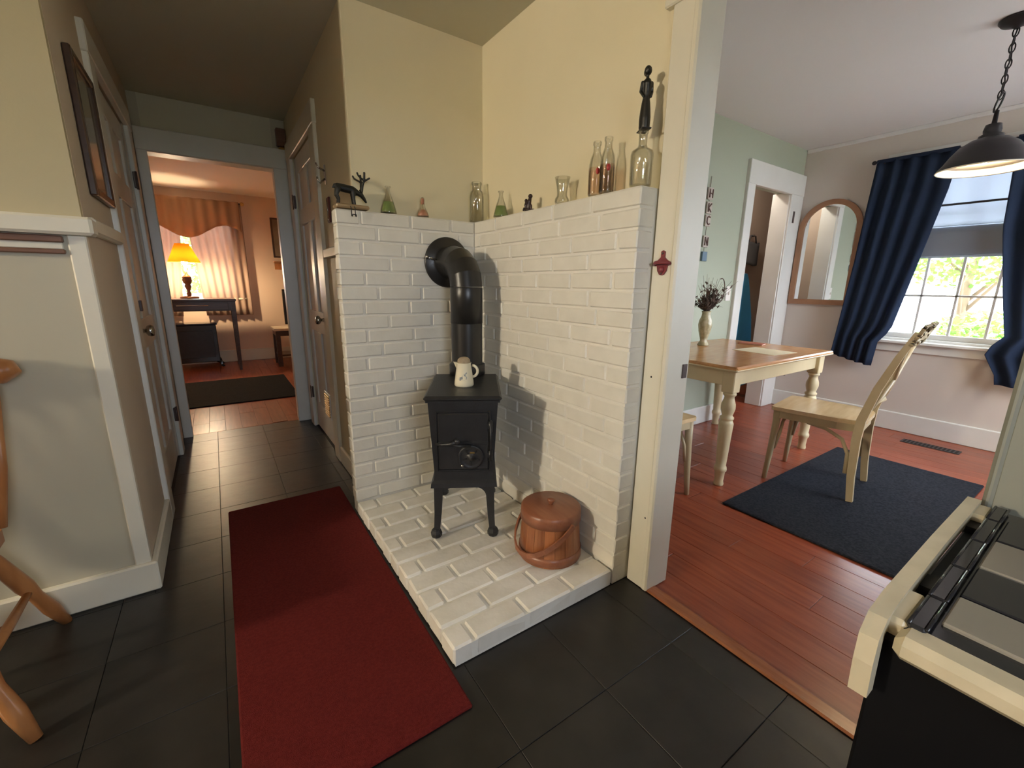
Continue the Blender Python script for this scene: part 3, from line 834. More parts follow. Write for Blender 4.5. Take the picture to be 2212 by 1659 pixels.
# ------------------------------------------------------------------ rugs
def rug(name, label, m, x0, x1, y0, y1, z=0.0, t=0.011, rz=0.0):
    cx, cy = (x0 + x1) / 2, (y0 + y1) / 2
    o = MB().box(x0 - cx, x1 - cx, y0 - cy, y1 - cy, 0, t, ch=0.005).build(name, m, None, (cx, cy, z + .0008))
    o.rotation_euler = (0, 0, rz)
    return tag(o, label, 'rug')


rug('red_runner_rug', 'plain dark red runner rug on the black floor beside the hearth', 'redrug', 0.697, 1.237, -0.362, 1.222, rz=R(-0.3))
rug('navy_area_rug', 'dark navy rug under the cream chair on the red wood floor', 'navyrug', -2.523, -0.992, 0.957, 1.711)
rug('dark_door_rug', 'dark brown rug on the wood floor inside the lamp-lit back room', 'darkrug', 0.55, 1.75, -3.96, -2.72)

# ------------------------------------------------------------------ dining window
def sash_window(name, label_axis, x_out, a0, a1, z0, z1, cols, rows_low, rows_up, facing, zmid):
    """double hung window; wall runs along y when label_axis == 'y', along x when 'x'"""
    def bx(mb, a_0, a_1, d0, d1, zz0, zz1, ch=0.003):
        if label_axis == 'y':
            return mb.box(x_out + facing * d0, x_out + facing * d1, a_0, a_1, zz0, zz1, ch=ch)
        return mb.box(a_0, a_1, x_out + facing * d0, x_out + facing * d1, zz0, zz1, ch=ch)
    fr = MB()
    for q in ((a0, a0 + .03, z0, z1), (a1 - .03, a1, z0, z1), (a0, a1, z1 - .03, z1), (a0, a1, z0, z0 + .022)):
        bx(fr, q[0], q[1], 0.0, 0.12, q[2], q[3])
    w = struct(fr.build(name, 'white'))
    for (sa, sb, dd, rws) in ((z0 + .022, zmid + .015, 0.055, rows_low), (zmid - .015, z1 - .03, 0.02, rows_up)):
        sh = MB()
        A0, A1 = a0 + .03, a1 - .03
        for q in ((A0, A0 + .035, sa, sb), (A1 - .035, A1, sa, sb), (A0 + .035, A1 - .035, sa, sa + .04), (A0 + .035, A1 - .035, sb - .032, sb)):
            bx(sh, q[0], q[1], dd, dd + .032, q[2], q[3])
        s_o = sh.build('sash', 'white', w)
        g0, g1, h0, h1 = A0 + .035, A1 - .035, sa + .04, sb - .032
        for c in range(1, cols):
            y = g0 + (g1 - g0) * c / cols
            bx(MB(), y - .008, y + .008, dd + .004, dd + .028, h0, h1, .002).build('muntin', 'white', s_o)
        for r in range(1, rws):
            z = h0 + (h1 - h0) * r / rws
            bx(MB(), g0, g1, dd + .004, dd + .028, z - .008, z + .008, .002).build('muntin', 'white', s_o)
        for c in range(cols):
            for r in range(rws):
                ya, yb = g0 + (g1 - g0) * c / cols, g0 + (g1 - g0) * (c + 1) / cols
                za, zb = h0 + (h1 - h0) * r / rws, h0 + (h1 - h0) * (r + 1) / rws
                bx(MB(), ya, yb, dd + .014, dd + .017, za, zb, 0).build('pane', 'glass', s_o)
    return w


win = sash_window('window_1', 'y', XD - .12, 0.76, 1.69, 0.745, 2.09, 4, 2, 2, 1, 1.42)
MB().box(XD - .04, XD + .055, 0.70, 1.75, 0.722, 0.748, ch=.006).build('window_sill', 'white', win)
MB().box(XD - .002, XD + .018, 0.72, 1.73, 0.655, 0.722, ch=.004).build('window_apron', 'white', win)
for q in ((0.67, 0.765, 0.748, 2.10), (1.685, 1.78, 0.748, 2.10), (0.66, 1.79, 2.09, 2.19)):
    MB().box(XD - .002, XD + .02, q[0], q[1], q[2], q[3], ch=.004).build('window_casing', 'white', win)
win2 = sash_window('window_2', 'x', 3.3, -3.25, -1.85, 0.8, 2.1, 3, 2, 2, -1, 1.45)
win3 = sash_window('window_3', 'x', 3.4, 0.70, 1.50, 1.07, 1.83, 2, 1, 1, -1, 1.45)
win4 = sash_window('window_4', 'x', -5.5, 0.85, 1.85, 0.92, 2.05, 3, 2, 2, 1, 1.5)
MB().box(0.78, 1.92, -5.402, -5.33, 0.895, 0.92, ch=.005).build('window_sill', 'cream_trim', win4)

# roman shade
sh = thing('roman_shade', 'pale grey roman shade half lowered over the dining room window', 'blind', (XD - .03, 1.225, 2.075))
MB().box(0.0, 0.025, -0.43, 0.43, -0.02, 0.01, ch=.003).build('headrail', 'shade', sh)
MB().grid(lambda a, t: Vector((0.012 + 0.004 * math.sin(t * 9), -0.43 + 0.86 * a, -0.02 - 0.44 * t)), 8, 14).build('upper_cloth', 'shade', sh, solid=.0015)
for z in (-0.305,):
    MB().box(0.010, 0.022, -0.43, 0.43, z - .008, z + .006, ch=.002).build('batten', 'charcoal', sh)
for k in range(4):
    z0 = -0.455 - k * 0.012
    MB().grid(lambda a, t, k=k, z0=z0: Vector((0.010 + k * 0.009 + 0.010 * math.sin(t * math.pi), -0.43 + 0.86 * a, z0 - 0.19 * t)), 8, 8).build('fold', 'shade', sh, solid=.0015)
MB().box(0.016, 0.050, -0.43, 0.43, -0.688, -0.672, ch=.003).build('bottom_bar', 'shade', sh)


def lerp(tab, t):
    for (a, va), (b, vb) in zip(tab[:-1], tab[1:]):
        if t <= b:
            k = 0 if b == a else (t - a) / (b - a)
            return va + (vb - va) * k
    return tab[-1][1]


def curtain(name, label, ztop, left, right, bot, folds, xr, ph):
    t0 = thing(name, label, 'curtain', (xr, 0, 0))

    def fn(a, t):
        z = ztop + (lerp(bot, a) - ztop) * t
        y = lerp(left, t) + (lerp(right, t) - lerp(left, t)) * a
        x = 0.022 * math.sin(a * folds * 2 * math.pi + ph + t * 1.3) * (0.5 + 0.5 * t) + 0.006 * math.sin(a * 31 + t * 5)
        return Vector((x, y, z))
    MB().grid(fn, 60, 24).build('panel', 'curtain', t0, solid=.002)
    MB().grid(lambda a, t: Vector((0.003 + 0.014 * math.cos(t * 2 * math.pi), left[0][1] + (right[0][1] - left[0][1]) * a, ztop + 0.002 + 0.014 * math.sin(t * 2 * math.pi))), 30, 10).build('rod_pocket', 'curtain', t0)
    return t0


rod = thing('curtain_rod', 'thin dark curtain rod holding navy curtains over dining window', 'curtain rod', (XD + .085, 0, 2.135))
MB().tube([(0, 0.60, 0), (0, 1.95, 0)], 0.007, 10).build('rod', 'bronze', rod)
for y in (0.595, 1.955):
    MB().sphere((0, y, 0), 0.016).build('finial', 'bronze', rod)
for y in (0.66, 1.90):
    MB().box(-0.085, 0.004, y - .006, y + .006, -0.018, 0.004, ch=.002).build('bracket', 'bronze', rod)
curtain('navy_curtain', 'navy curtain panel beside the arched mirror', 2.135, [(0, 0.615), (0.5, 0.585), (1, 0.532)], [(0, 1.085), (0.15, 1.075), (0.55, 0.975), (0.82, 0.905), (0.86, 0.84), (1, 0.825)],
        [(0, 0.585), (0.3, 0.565), (0.55, 0.545), (1, 0.520)], 4.5, XD + .085, 0.4)
curtain('navy_curtain', 'navy curtain panel right of the dining window, nearest the pendant lamp', 2.135, [(0, 1.362), (0.35, 1.395), (0.62, 1.475), (0.80, 1.535), (0.84, 1.475), (0.88, 1.46), (0.95, 1.53), (1, 1.545)], [(0, 1.93), (1, 1.90)],
        [(0, 0.50), (0.5, 0.49), (1, 0.50)], 4.0, XD + .085, 1.2)

# ------------------------------------------------------------------ arched mirror
mi = thing('arched_mirror', 'arched mirror in a brown oak frame on the dining wall', 'mirror', (XD + .001, 0.328, 1.008))
mw, mh = 0.245, 0.905


def arch(r, z0, zt, n=20):
    zc = zt - r
    return [(-r, z0)] + [(-r * math.cos(math.pi * k / n), zc + r * math.sin(math.pi * k / n)) for k in range(n + 1)] + [(r, z0)]


outer, inner = arch(mw, 0, mh), arch(mw - .042, 0.045, mh - .042)
n = len(outer)
vs = [(x, y, z) for x in (0.0, 0.024) for pts in (outer, inner) for (y, z) in pts]
fs = []
for i in range(n):
    j = (i + 1) % n
    fs += [(2 * n + i, 2 * n + j, 3 * n + j, 3 * n + i), (i, n + i, n + j, j), (i, j, 2 * n + j, 2 * n + i), (n + i, 3 * n + i, 3 * n + j, n + j)]
MB().add(vs, fs).build('frame', 'mirrorframe', mi)
MB().prism(inner, (0.006, 0, 0), (0, 1, 0), (0, 0, 1), 0.005).build('glass', 'mirror', mi)

# strike plate, wall outlet, floor vent
tag(MB().box(-3.295, -3.265, 0.074, 0.079, 1.73, 1.83, ch=.002).build('strike_plate', 'darkplate'), 'small dark metal latch plate on white casing left of the arched mirror', 'plate')
tag(MB().box(XD + .0, XD + .006, 0.100, 0.155, 0.305, 0.405, ch=.002).build('outlet_cover', 'darkplate'), 'small dark outlet cover low on the wall beneath the arched mirror', 'outlet')
fv = thing('floor_vent', 'dark metal floor register in wood floor below the dining window', 'vent', (-3.165, 1.33, 0))
MB().box(-0.05, 0.05, -0.165, 0.165, 0.0, 0.004, ch=.002).build('frame', 'bronze', fv)
for k in range(14):
    MB().box(-0.038, 0.038, -0.150 + k * .0223, -0.138 + k * .0223, 0.0035, 0.006, ch=.001).build('louver', 'gap', fv)
sw = thing('light_switch', 'ivory wall switch plate on the sage green wall behind the dried flowers', 'switch', (-2.40, 0.0475, 1.10))
MB().box(-0.036, 0.036, 0, 0.006, -0.06, 0.06, ch=.003).build('plate', 'outlet', sw)
MB().box(-0.006, 0.006, 0.005, 0.016, -0.012, 0.012, ch=.002).build('toggle', 'outlet', sw)

# hanging letter plaques on the green wall
ps = thing('hanging_plaque', 'narrow vertical string of pale letter plaques with blue block on green wall', 'wall hanging', (-1.985, 0.0475, 1.33))
MB().tube([(0, 0.004, 0.02), (0, 0.004, 0.62)], 0.0015, 6).build('cord', 'twig', ps)


def glyph(strokes, z, parent, nm='letter'):
    g = MB()
    for (x0, z0), (x1, z1) in strokes:
        g.bar([(-x0, 0.018, z + z0), (-x1, 0.018, z + z1)], 0.008, 0.004, side=(0.7, 0, 0.7) if abs(x1 - x0) > abs(z1 - z0) else (1, 0, 0))
    g.build(nm, 'letter', parent)


K = [((-.018, -.03), (-.018, .03)), ((-.018, 0), (.018, .03)), ((-.018, 0), (.018, -.03))]
Cc = [((.018, .022), (0, .03)), ((0, .03), (-.018, .015)), ((-.018, .015), (-.018, -.015)), ((-.018, -.015), (0, -.03)), ((0, -.03), (.018, -.022))]
N = [((-.018, -.03), (-.018, .03)), ((-.018, .03), (.018, -.03)), ((.018, -.03), (.018, .03))]
H = [((-.018, -.03), (-.018, .03)), ((.018, -.03), (.018, .03)), ((-.018, 0), (.018, 0))]
for z, g in ((0.50, H), (0.40, K), (0.31, Cc), (0.16, N)):
    MB().box(-0.032, 0.032, 0.002, 0.014, z - .042, z + .042, ch=.002).build('plaque', 'plaque', ps)
    glyph(g, z, ps)
MB().box(-0.030, 0.030, 0.002, 0.018, 0.015, 0.085, ch=.002).build('block', 'blueblock', ps)

# closet things: ironing board with teal cover, dark bag on a hook
cl = thing('closet_fill_bulb', 'unseen bulb added to brighten the closet behind the green wall', 'lamp', (-3.0, -0.36, 0))  # unseen fill bulb, added so the closet walls read brighter
MB().lathe([(0.05, ZD - .001), (0.045, ZD - .03), (0.02, ZD - .05)], 16).build('socket', 'outlet', cl)
M['closet'] = emit('closet_fill_glow', (1.0, 0.92, 0.82), 130)
MB().sphere((0, 0, ZD - .085), 0.045).build('bulb', 'closet', cl)
ib = thing('ironing_board', 'teal covered ironing board standing on end in the closet doorway', 'ironing board', (-3.42, -0.30, 0.004))
ib.rotation_euler = (0, R(7), 0)
out = [(-0.19, 0.10), (0.19, 0.10), (0.19, 0.62), (0.16, 0.85), (0.10, 1.10), (0.06, 1.24), (0.03, 1.29), (-0.03, 1.29), (-0.06, 1.24), (-0.10, 1.10), (-0.16, 0.85), (-0.19, 0.62)]
MB().prism(out, (0, -0.01, 0), (1, 0, 0), (0, 0, 1), -0.03).build('cover', 'teal', ib)
for x in (-0.12, 0.12):
    MB().tube([(x, -0.06, 0.0), (x * .6, -0.055, 0.9)], 0.010, 8).build('leg', 'steel', ib)
MB().tube([(-0.17, -0.06, 0.008), (0.17, -0.06, 0.008)], 0.008, 8).build('foot_bar', 'steel', ib)
hb = thing('hanging_bag', 'dark charcoal bag hanging on closet wall above the teal board', 'bag', (-3.95, -0.645, 1.42))
MB().grid(lambda a, t: Vector((-0.13 + .26 * a, 0.03 + 0.05 * math.sin(a * math.pi), -0.02 + 0.24 * t + .01 * math.sin(a * 9))), 14, 8).build('bag_front', 'charcoal', hb, solid=.02)
MB().tube([(-0.09, 0.03, 0.20), (-0.05, 0.03, 0.30), (0.05, 0.03, 0.30), (0.09, 0.03, 0.20)], 0.008, 8).build('strap', 'charcoal', hb)
MB().lathe([(0.012, 0), (0.012, 0.05)], 10, mtx=Matrix.Translation((0, -0.005, 0.30)) @ Matrix.Rotation(R(-90), 4, 'X')).build('peg', 'darkplate', hb)

# ------------------------------------------------------------------ pendant lamp
pl = thing('pendant_lamp', 'dark bronze bell pendant lamp hanging on chain in the dining room', 'pendant lamp', (-2.02, 1.475, 0))
MB().lathe([(0.066, ZD - .001), (0.066, ZD - .008), (0.055, ZD - .022), (0.020, ZD - .032), (0.006, ZD - .045)], 28).build('canopy', 'bronze', pl)
zt, zb2 = ZD - .04, 2.035
nlk = 9
for k in range(nlk):
    z = zt - (zt - zb2) * (k + .5) / nlk
    hl = (zt - zb2) / nlk * .66
    pts = []
    for q in range(12):
        a = 2 * math.pi * q / 12
        dx = 0.010 * math.cos(a)
        pts.append((dx if k % 2 else 0, 0 if k % 2 else dx, z + hl * math.sin(a)))
    MB().tube(pts, 0.0028, 6, closed=True).build('chain_link', 'bronze', pl)
cp = [(0.004 * math.sin(k * 1.7), 0.004 * math.cos(k * 1.1), zt - (zt - zb2) * k / 14) for k in range(15)]
MB().tube(cp, 0.003, 6).build('cord', 'bronze', pl)
loop = [(0.034 * math.cos(a), 0.010 * math.sin(a), 2.02 + 0.040 * math.sin(a)) for a in (2 * math.pi * q / 16 for q in range(16))]
MB().tube(loop, 0.004, 8, closed=True).build('loop', 'bronze', pl)
zr = 1.728
MB().lathe([(0.008, 1.985), (0.010, 1.93), (0.028, 1.925), (0.033, 1.90), (0.030, 1.885), (0.044, 1.878), (0.048, 1.855)], 24).build('socket', 'bronze', pl)
shp = [(0.040, zr + .140), (0.070, zr + .130), (0.105, zr + .105), (0.132, zr + .068), (0.152, zr + .032), (0.169, zr + .010), (0.172, zr)]
shd = MB().lathe(shp, 48, caps=False).build('shade', 'bronze', pl)
MB().lathe([(r - .003, z - .001) for r, z in shp], 48, caps=False).build('shade_lining', 'shade_in', shd)
MB().lathe([(0.172, zr + .002), (0.175, zr - .001), (0.172, zr - .004), (0.168, zr)], 48, caps=False).build('rim', 'shade_in', shd)
MB().lathe([(0.118, zr + .070), (0.142, zr + .036), (0.146, zr + .032), (0.142, zr + .029), (0.114, zr + .066)], 48, caps=False).build('inner_ring', 'shade_in', shd)
MB().lathe([(0.014, zr + .135), (0.016, zr + .115), (0.030, zr + .085), (0.036, zr + .060), (0.028, zr + .035), (0.0005, zr + .026)], 20, caps=False).build('bulb', 'pendant_bulb', pl)

# ------------------------------------------------------------------ dining table
tb = thing('dining_table', 'cream farmhouse dining table with honey oak top against green wall', 'table', (-1.745, 0.475, 0))
TX, TY = 0.625, 0.405
MB().box(-TX, TX, -TY, TY, 0.703, 0.728, ch=0.008).build('tabletop', 'oak', tb)
MB().box(-TX - .002, TX + .002, -TY - .002, TY + .002, 0.700, 0.7145, ch=0.006).build('edge_band', 'creamwood', tb)
for q in ((-0.56, 0.56, -0.350, -0.330), (-0.56, 0.56, 0.330, 0.350), (-0.565, -0.545, -0.33, 0.33), (0.545, 0.565, -0.33, 0.33)):
    MB().box(q[0], q[1], q[2], q[3], 0.605, 0.702, ch=.003).build('apron', 'creamwood', tb)
lp = [(0.026, 0.0), (0.028, 0.01), (0.024, 0.03), (0.028, 0.085), (0.034, 0.092), (0.036, 0.105), (0.033, 0.118), (0.028, 0.124), (0.031, 0.18), (0.037, 0.33), (0.040, 0.385), (0.034, 0.40), (0.030, 0.404),
      (0.037, 0.412), (0.038, 0.422), (0.028, 0.432), (0.033, 0.450), (0.039, 0.475), (0.038, 0.500), (0.028, 0.530), (0.026, 0.545), (0.034, 0.553), (0.035, 0.563), (0.030, 0.572)]
for x in (-0.545, 0.545):
    for y in (-0.338, 0.338):
        MB().lathe(lp, 22, (x, y, 0)).box(x - .036, x + .036, y - .036, y + .036, 0.570, 0.702, ch=.004).build('leg', 'creamwood', tb)
# things on the table
va = thing('flower_vase', 'slim ribbed celadon vase holding dried flowers on the oak table', 'vase', (-1.80, 0.245, 0.7285))
vp = [(0.036, 0.0), (0.040, 0.005), (0.034, 0.018), (0.024, 0.035), (0.026, 0.055), (0.040, 0.105), (0.046, 0.150), (0.042, 0.185), (0.031, 0.215), (0.029, 0.235), (0.034, 0.252), (0.030, 0.250), (0.025, 0.23)]
vb = MB().lathe(vp, 28)
vb.v = [(x * (1 + .05 * math.sin(8 * math.atan2(y, x) + z * 30) * (0.03 < z < .2)), y * (1 + .05 * math.sin(8 * math.atan2(y, x) + z * 30) * (0.03 < z < .2)), z) for x, y, z in vb.v]
vb.build('body', 'vase', va)
rs = random.Random(3)
for k in range(64):
    a = rs.uniform(0, 2 * math.pi); lean = rs.uniform(0.03, 0.20); h = rs.uniform(0.36, 0.56) - lean * 0.5
    if k % 3 == 0: a = rs.uniform(R(150), R(260))
    p0 = Vector((0.012 * math.cos(a), 0.012 * math.sin(a), 0.14)); p1 = Vector((0.02 * math.cos(a), 0.02 * math.sin(a), 0.255)); p2 = Vector((lean * math.cos(a), lean * math.sin(a), h))
    pm = (p1 + p2) / 2 + Vector((0, 0, 0.02))
    sb = MB().tube([p0, p1, pm, p2], [0.0018, 0.0018, 0.0015, 0.0008], 5)
    for j in range(9):
        t = rs.random(); q = p1.lerp(p2, t * .75); d = Vector((rs.uniform(-1, 1), rs.uniform(-1, 1), rs.uniform(0.2, 1))).normalized() * 0.036
        w = d.cross(Vector((0, 0, 1))).normalized() * 0.008
        sb.add([q, q + d * .5 + w, q + d, q + d * .5 - w], [(0, 1, 2, 3)])
    sb.build('dried_stem', 'twig', va)
for a, l, z in ((R(200), .06, .30), (R(215), .05, .275)):
    c = Vector((l * math.cos(a), l * math.sin(a), z)); mbp = MB()
    for j in range(6):
        b_ = 2 * math.pi * j / 6
        d = Vector((math.cos(b_), math.sin(b_), .35)) * .02; w = Vector((-math.sin(b_), math.cos(b_), 0)) * .008
        mbp.add([c, c + d * .6 + w, c + d, c + d * .6 - w], [(0, 1, 2, 3)])
    mbp.build('dried_bloom', 'petal', va)
lpz = [(-0.10 - .05 * math.sin(R(a)), 0.03, 0.40 - 0.085 * math.cos(R(a))) for a in range(-20, 201, 20)]
MB().tube([Vector(q) for q in lpz], 0.0035, 6).build('curled_twig', 'twig', va)
pa = MB().box(-0.135, 0.135, -0.145, 0.145, 0, 0.0012).build('paper_sheet', 'paper', None, (-1.905, 0.635, 0.7283)); pa.rotation_euler = (0, 0, R(-5))
tag(pa, 'cream sheet of paper lying on the oak dining table', 'paper')
co = thing('coral_notebook', 'small coral red notebook at far edge of the oak table', 'notebook', (-2.20, 0.40, 0.7285), R(12))
MB().box(-0.055, 0.055, -0.085, 0.085, 0, 0.003, ch=.001).build('cover', 'orange', co)
MB().box(-0.052, 0.052, -0.082, 0.082, 0.003, 0.007).build('pages', 'paper', co)
MB().box(-0.055, 0.055, -0.085, 0.085, 0.007, 0.010, ch=.001).build('cover', 'orange', co)

# ------------------------------------------------------------------ dining chairs
def make_chair(loc, rz, label):
    ch = thing('dining_chair', label, 'chair', loc, rz, 'cream dining chairs')
    # front is -y
    seat = [(-0.205, -0.215), (-0.19, -0.23), (0.19, -0.23), (0.205, -0.215), (0.195, 0.10), (0.17, 0.19), (0.10, 0.215), (-0.10, 0.215), (-0.17, 0.19), (-0.195, 0.10)]
    MB().prism(seat, (0, 0, 0.438), (1, 0, 0), (0, 1, 0), 0.022).build('seat', 'seatwood', ch)
    rail = [(x * .95, y * .95) for x, y in seat]
    MB().prism(rail, (0, 0, 0.395), (1, 0, 0), (0, 1, 0), 0.044).build('seat_rail', 'chairwood', ch)
    for s in (-1, 1):
        MB().tube([(s * 0.180, -0.195, 0.435), (s * 0.183, -0.198, 0.30), (s * 0.192, -0.206, 0.12), (s * 0.200, -0.212, 0.0)], [0.021, 0.020, 0.016, 0.013], 12).build('leg', 'chairwood', ch)
        # rear leg sweeps into the back post
        MB().bar([(s * 0.196, 0.215, 0.0125), (s * 0.190, 0.200, 0.15), (s * 0.180, 0.190, 0.36), (s * 0.176, 0.195, 0.47), (s * 0.178, 0.235, 0.65), (s * 0.180, 0.290, 0.82), (s * 0.176, 0.340, 0.945)],
                 [0.028, 0.030, 0.034, 0.034, 0.030, 0.028, 0.026], [0.030, 0.034, 0.040, 0.040, 0.036, 0.030, 0.026], side=(1, 0, 0)).build('leg', 'chairwood', ch)
        # bentwood brace under the seat
        MB().tube([(s * 0.186, 0.17, 0.16), (s * 0.182, 0.165, 0.27), (s * 0.180, 0.13, 0.345), (s * 0.178, 0.05, 0.385), (s * 0.178, -0.04, 0.398)], 0.010, 8).build('brace', 'chairwood', ch)
        MB().tube([(s * 0.182, -0.188, 0.20), (s * 0.178, -0.170, 0.30), (s * 0.150, -0.170, 0.365), (s * 0.08, -0.172, 0.395)], 0.009, 8).build('brace', 'chairwood', ch)
        # crossing back slats
        MB().tube([(s * 0.165, 0.205, 0.50), (s * 0.10, 0.245, 0.59), (0.0, 0.272, 0.68 + .002 * s), (-s * 0.10, 0.290, 0.775), (-s * 0.165, 0.31, 0.87)], 0.011, 8).build('cross_slat', 'chairwood', ch)
    # crest with hand hole: two bars and ends
    def crest(a, t):
        x = -0.195 + 0.39 * a
        return Vector((x, 0.322 + 0.026 * (1 - (2 * a - 1) ** 2) + 0.040 * t, 0.880 + 0.100 * t + 0.014 * (1 - (2 * a - 1) ** 2)))
    mbc = MB()
    n_u, n_v = 24, 8
    for j in range(n_v):
        for i in range(n_u):
            if 8 <= i <= 15 and 3 <= j <= 5: continue
            u0, u1, v0, v1 = i / n_u, (i + 1) / n_u, j / n_v, (j + 1) / n_v
            mbc.add([crest(u0, v0), crest(u1, v0), crest(u1, v1), crest(u0, v1)], [(0, 1, 2, 3)], True)
    o = mbc.mesh('crest_rail'); bm = bmesh.new(); bm.from_mesh(o); bmesh.ops.remove_doubles(bm, verts=bm.verts, dist=1e-5); bm.to_mesh(o); bm.free()
    o.materials.append(M['chairwood']); place('crest_rail', o, ch, None, 0.016)
    MB().tube([(-0.176, 0.215, 0.56), (0, 0.250, 0.565), (0.176, 0.215, 0.56)], 0.011, 8).build('lower_rail', 'chairwood', ch)
    return ch


c1 = make_chair((-1.758, 1.098, 0.0), R(8), 'cream wooden chair with crossed back standing on the navy rug')
dup(c1, (-0.717, 0.585, 0), R(-90), 'cream wooden chair tucked at table end, mostly hidden behind the doorway casing')

# ------------------------------------------------------------------ kitchen Windsor chair at the left edge
kc = thing('windsor_chair', 'honey maple spindle back chair at the left against cream wainscot', 'chair', (1.958, 0.420, 0), R(0))
sp2 = [(-0.215, 0.20), (-0.20, 0.225), (0.20, 0.225), (0.215, 0.20), (0.20, -0.12), (0.15, -0.19), (-0.15, -0.19), (-0.20, -0.12)]
MB().prism(sp2, (0, 0, 0.395), (1, 0, 0), (0, 1, 0), 0.038).build('seat', 'honey', kc)
for s in (-1, 1):
    for yy, fy in ((0.14, 0.255), (-0.12, -0.245)):
        p0, p1 = Vector((s * 0.14, yy, 0.40)), Vector((s * (0.285 if fy > 0 else 0.245), fy, 0.0))
        MB().tube([p0, p0.lerp(p1, .2), p0.lerp(p1, .5), p0.lerp(p1, .62), p0.lerp(p1, .8), p1], [0.016, 0.021, 0.024, 0.018, 0.022, 0.014], 12).build('leg', 'honey', kc)
    MB().tube([(s * 0.198, 0.203, 0.18), (s * 0.198, 0.0, 0.18), (s * 0.198, -0.19, 0.18)], [0.010, 0.014, 0.010], 10).build('stretcher', 'honey', kc)
    MB().tube([(s * 0.185, -0.165, 0.42), (s * 0.205, -0.195, 0.60), (s * 0.225, -0.225, 0.84)], [0.013, 0.016, 0.012], 10).build('post', 'honey', kc)
MB().tube([(-0.198, 0.0, 0.18), (0.198, 0.0, 0.18)], [0.012, 0.012], 10).build('stretcher', 'honey', kc)
for k in range(5):
    x = -0.14 + 0.07 * k
    MB().tube([(x, -0.17, 0.42), (x * 1.15, -0.195, 0.62), (x * 1.25, -0.222, 0.87)], [0.007, 0.010, 0.007], 8).build('spindle', 'honey', kc)
cr = [(-0.275, -0.212, 0.868), (-0.265, -0.215, 0.880), (-0.20, -0.222, 0.895), (-0.10, -0.232, 0.915), (0, -0.235, 0.922), (0.10, -0.232, 0.915), (0.20, -0.222, 0.895), (0.265, -0.215, 0.880), (0.275, -0.212, 0.868)]
MB().tube([Vector(q) for q in cr], [0.022, 0.036, 0.042, 0.046, 0.048, 0.046, 0.042, 0.036, 0.022], 14, flat=1.0).build('crest_rail', 'honey', kc)
_c = kc.children[-1]

# ------------------------------------------------------------------ rack under the cap rail on the partition
rk = thing('wall_rack', 'brown wooden rail rack below the cap on the cream partition', 'rack', (1.53, 0.1225, 1.22))
MB().box(0.0, 1.2, 0.0, 0.020, 0.040, 0.060, ch=.003).build('upper_strip', 'walnut', rk)
MB().box(0.004, 1.2, 0.0, 0.010, 0.020, 0.040, ch=.002).build('middle_strip', 'cream_trim', rk)
MB().box(0.0, 1.2, 0.0, 0.016, 0.006, 0.020, ch=.003).build('lower_strip', 'walnut', rk)

# ------------------------------------------------------------------ hall wall things
pf = thing('framed_picture', 'dark framed picture hanging high on the left hall wall', 'picture', (1.4775, -0.24, 1.665))
for q in ((-0.175, -0.145, -0.23, 0.23), (0.145, 0.175, -0.23, 0.23), (-0.145, 0.145, -0.23, -0.20), (-0.145, 0.145, 0.20, 0.23)):
    MB().box(-0.022, -0.001, q[0], q[1], q[2], q[3], ch=.004).build('frame_side', 'darkwood', pf)
MB().box(-0.012, -0.001, -0.147, 0.147, -0.202, 0.202).build('print', 'picglass', pf)
cb = thing('door_chime', 'small brown box chime high on wall at end of dark hall', 'chime', (0.62, -1.834, 2.185))
MB().box(-0.032, 0.032, 0, 0.055, -0.055, 0.065, ch=.006).build('box', 'walnut', cb)
MB().lathe([(0.020, -0.072), (0.022, -0.068), (0.012, -0.055)], 16, (0, 0.03, 0)).build('bell', 'brass', cb)
hk = thing('coat_hook', 'nickel coat hook on the hall wall beside the chimney corner', 'hook', (0.5865, -0.60, 1.72))
MB().box(0, 0.004, -0.012, 0.012, -0.05, 0.05, ch=.001).build('plate', 'steel', hk)
MB().tube([(0.004, 0, 0.02), (0.035, 0, 0.035), (0.045, 0, 0.055)], 0.005, 8).build('upper_prong', 'steel', hk)
MB().tube([(0.004, 0, -0.02), (0.030, 0, -0.045), (0.042, 0, -0.030), (0.042, 0, -0.015)], 0.005, 8).build('lower_prong', 'steel', hk)
rd = thing('red_thermometer', 'narrow dark red thermometer on hall wall under the coat hook', 'thermometer', (0.5865, -0.56, 1.535))
MB().box(0, 0.010, -0.028, 0.028, -0.065, 0.065, ch=.003).build('backing', 'darkred', rd)
MB().tube([(0.011, 0, -0.045), (0.011, 0, 0.05)], 0.003, 8).sphere((0.011, 0, -0.052), 0.006).build('tube', 'steel', rd)

# ------------------------------------------------------------------ bottle opener and nail holes on the casing
op = thing('bottle_opener', 'red cast iron bottle opener screwed to the white door casing', 'bottle opener', (-0.0808, 1.130, 1.222))
body = [(-.007, .040), (.0, .044), (.007, .040), (.007, .022), (.016, .014), (.030, .006), (.034, .0), (.020, -.006), (.017, -.022), (.008, -.034), (.0, -.036), (-.008, -.034), (-.017, -.022), (-.020, -.006), (-.036, -.004), (-.030, .006), (-.016, .014), (-.007, .022)]
MB().prism(body, (0, 0, 0), (0, 1, 0), (0, 0, 1), 0.006).build('plate', 'redthing', op)
MB().tube([(0.006, -.034, -.002), (0.018, -.018, .004), (0.020, 0, .006), (0.018, .018, .004), (0.006, .033, .001)], [0.004, 0.006, 0.007, 0.006, 0.004], 10).build('cap_lip', 'redthing', op)
MB().sphere((0.008, 0, -.018), 0.011, s=(.8, 1, 1)).build('boss', 'redthing', op)
for z in (.034, -.030):
    MB().sphere((0.006, 0, z), 0.0035).build('screw', 'darkplate', op)
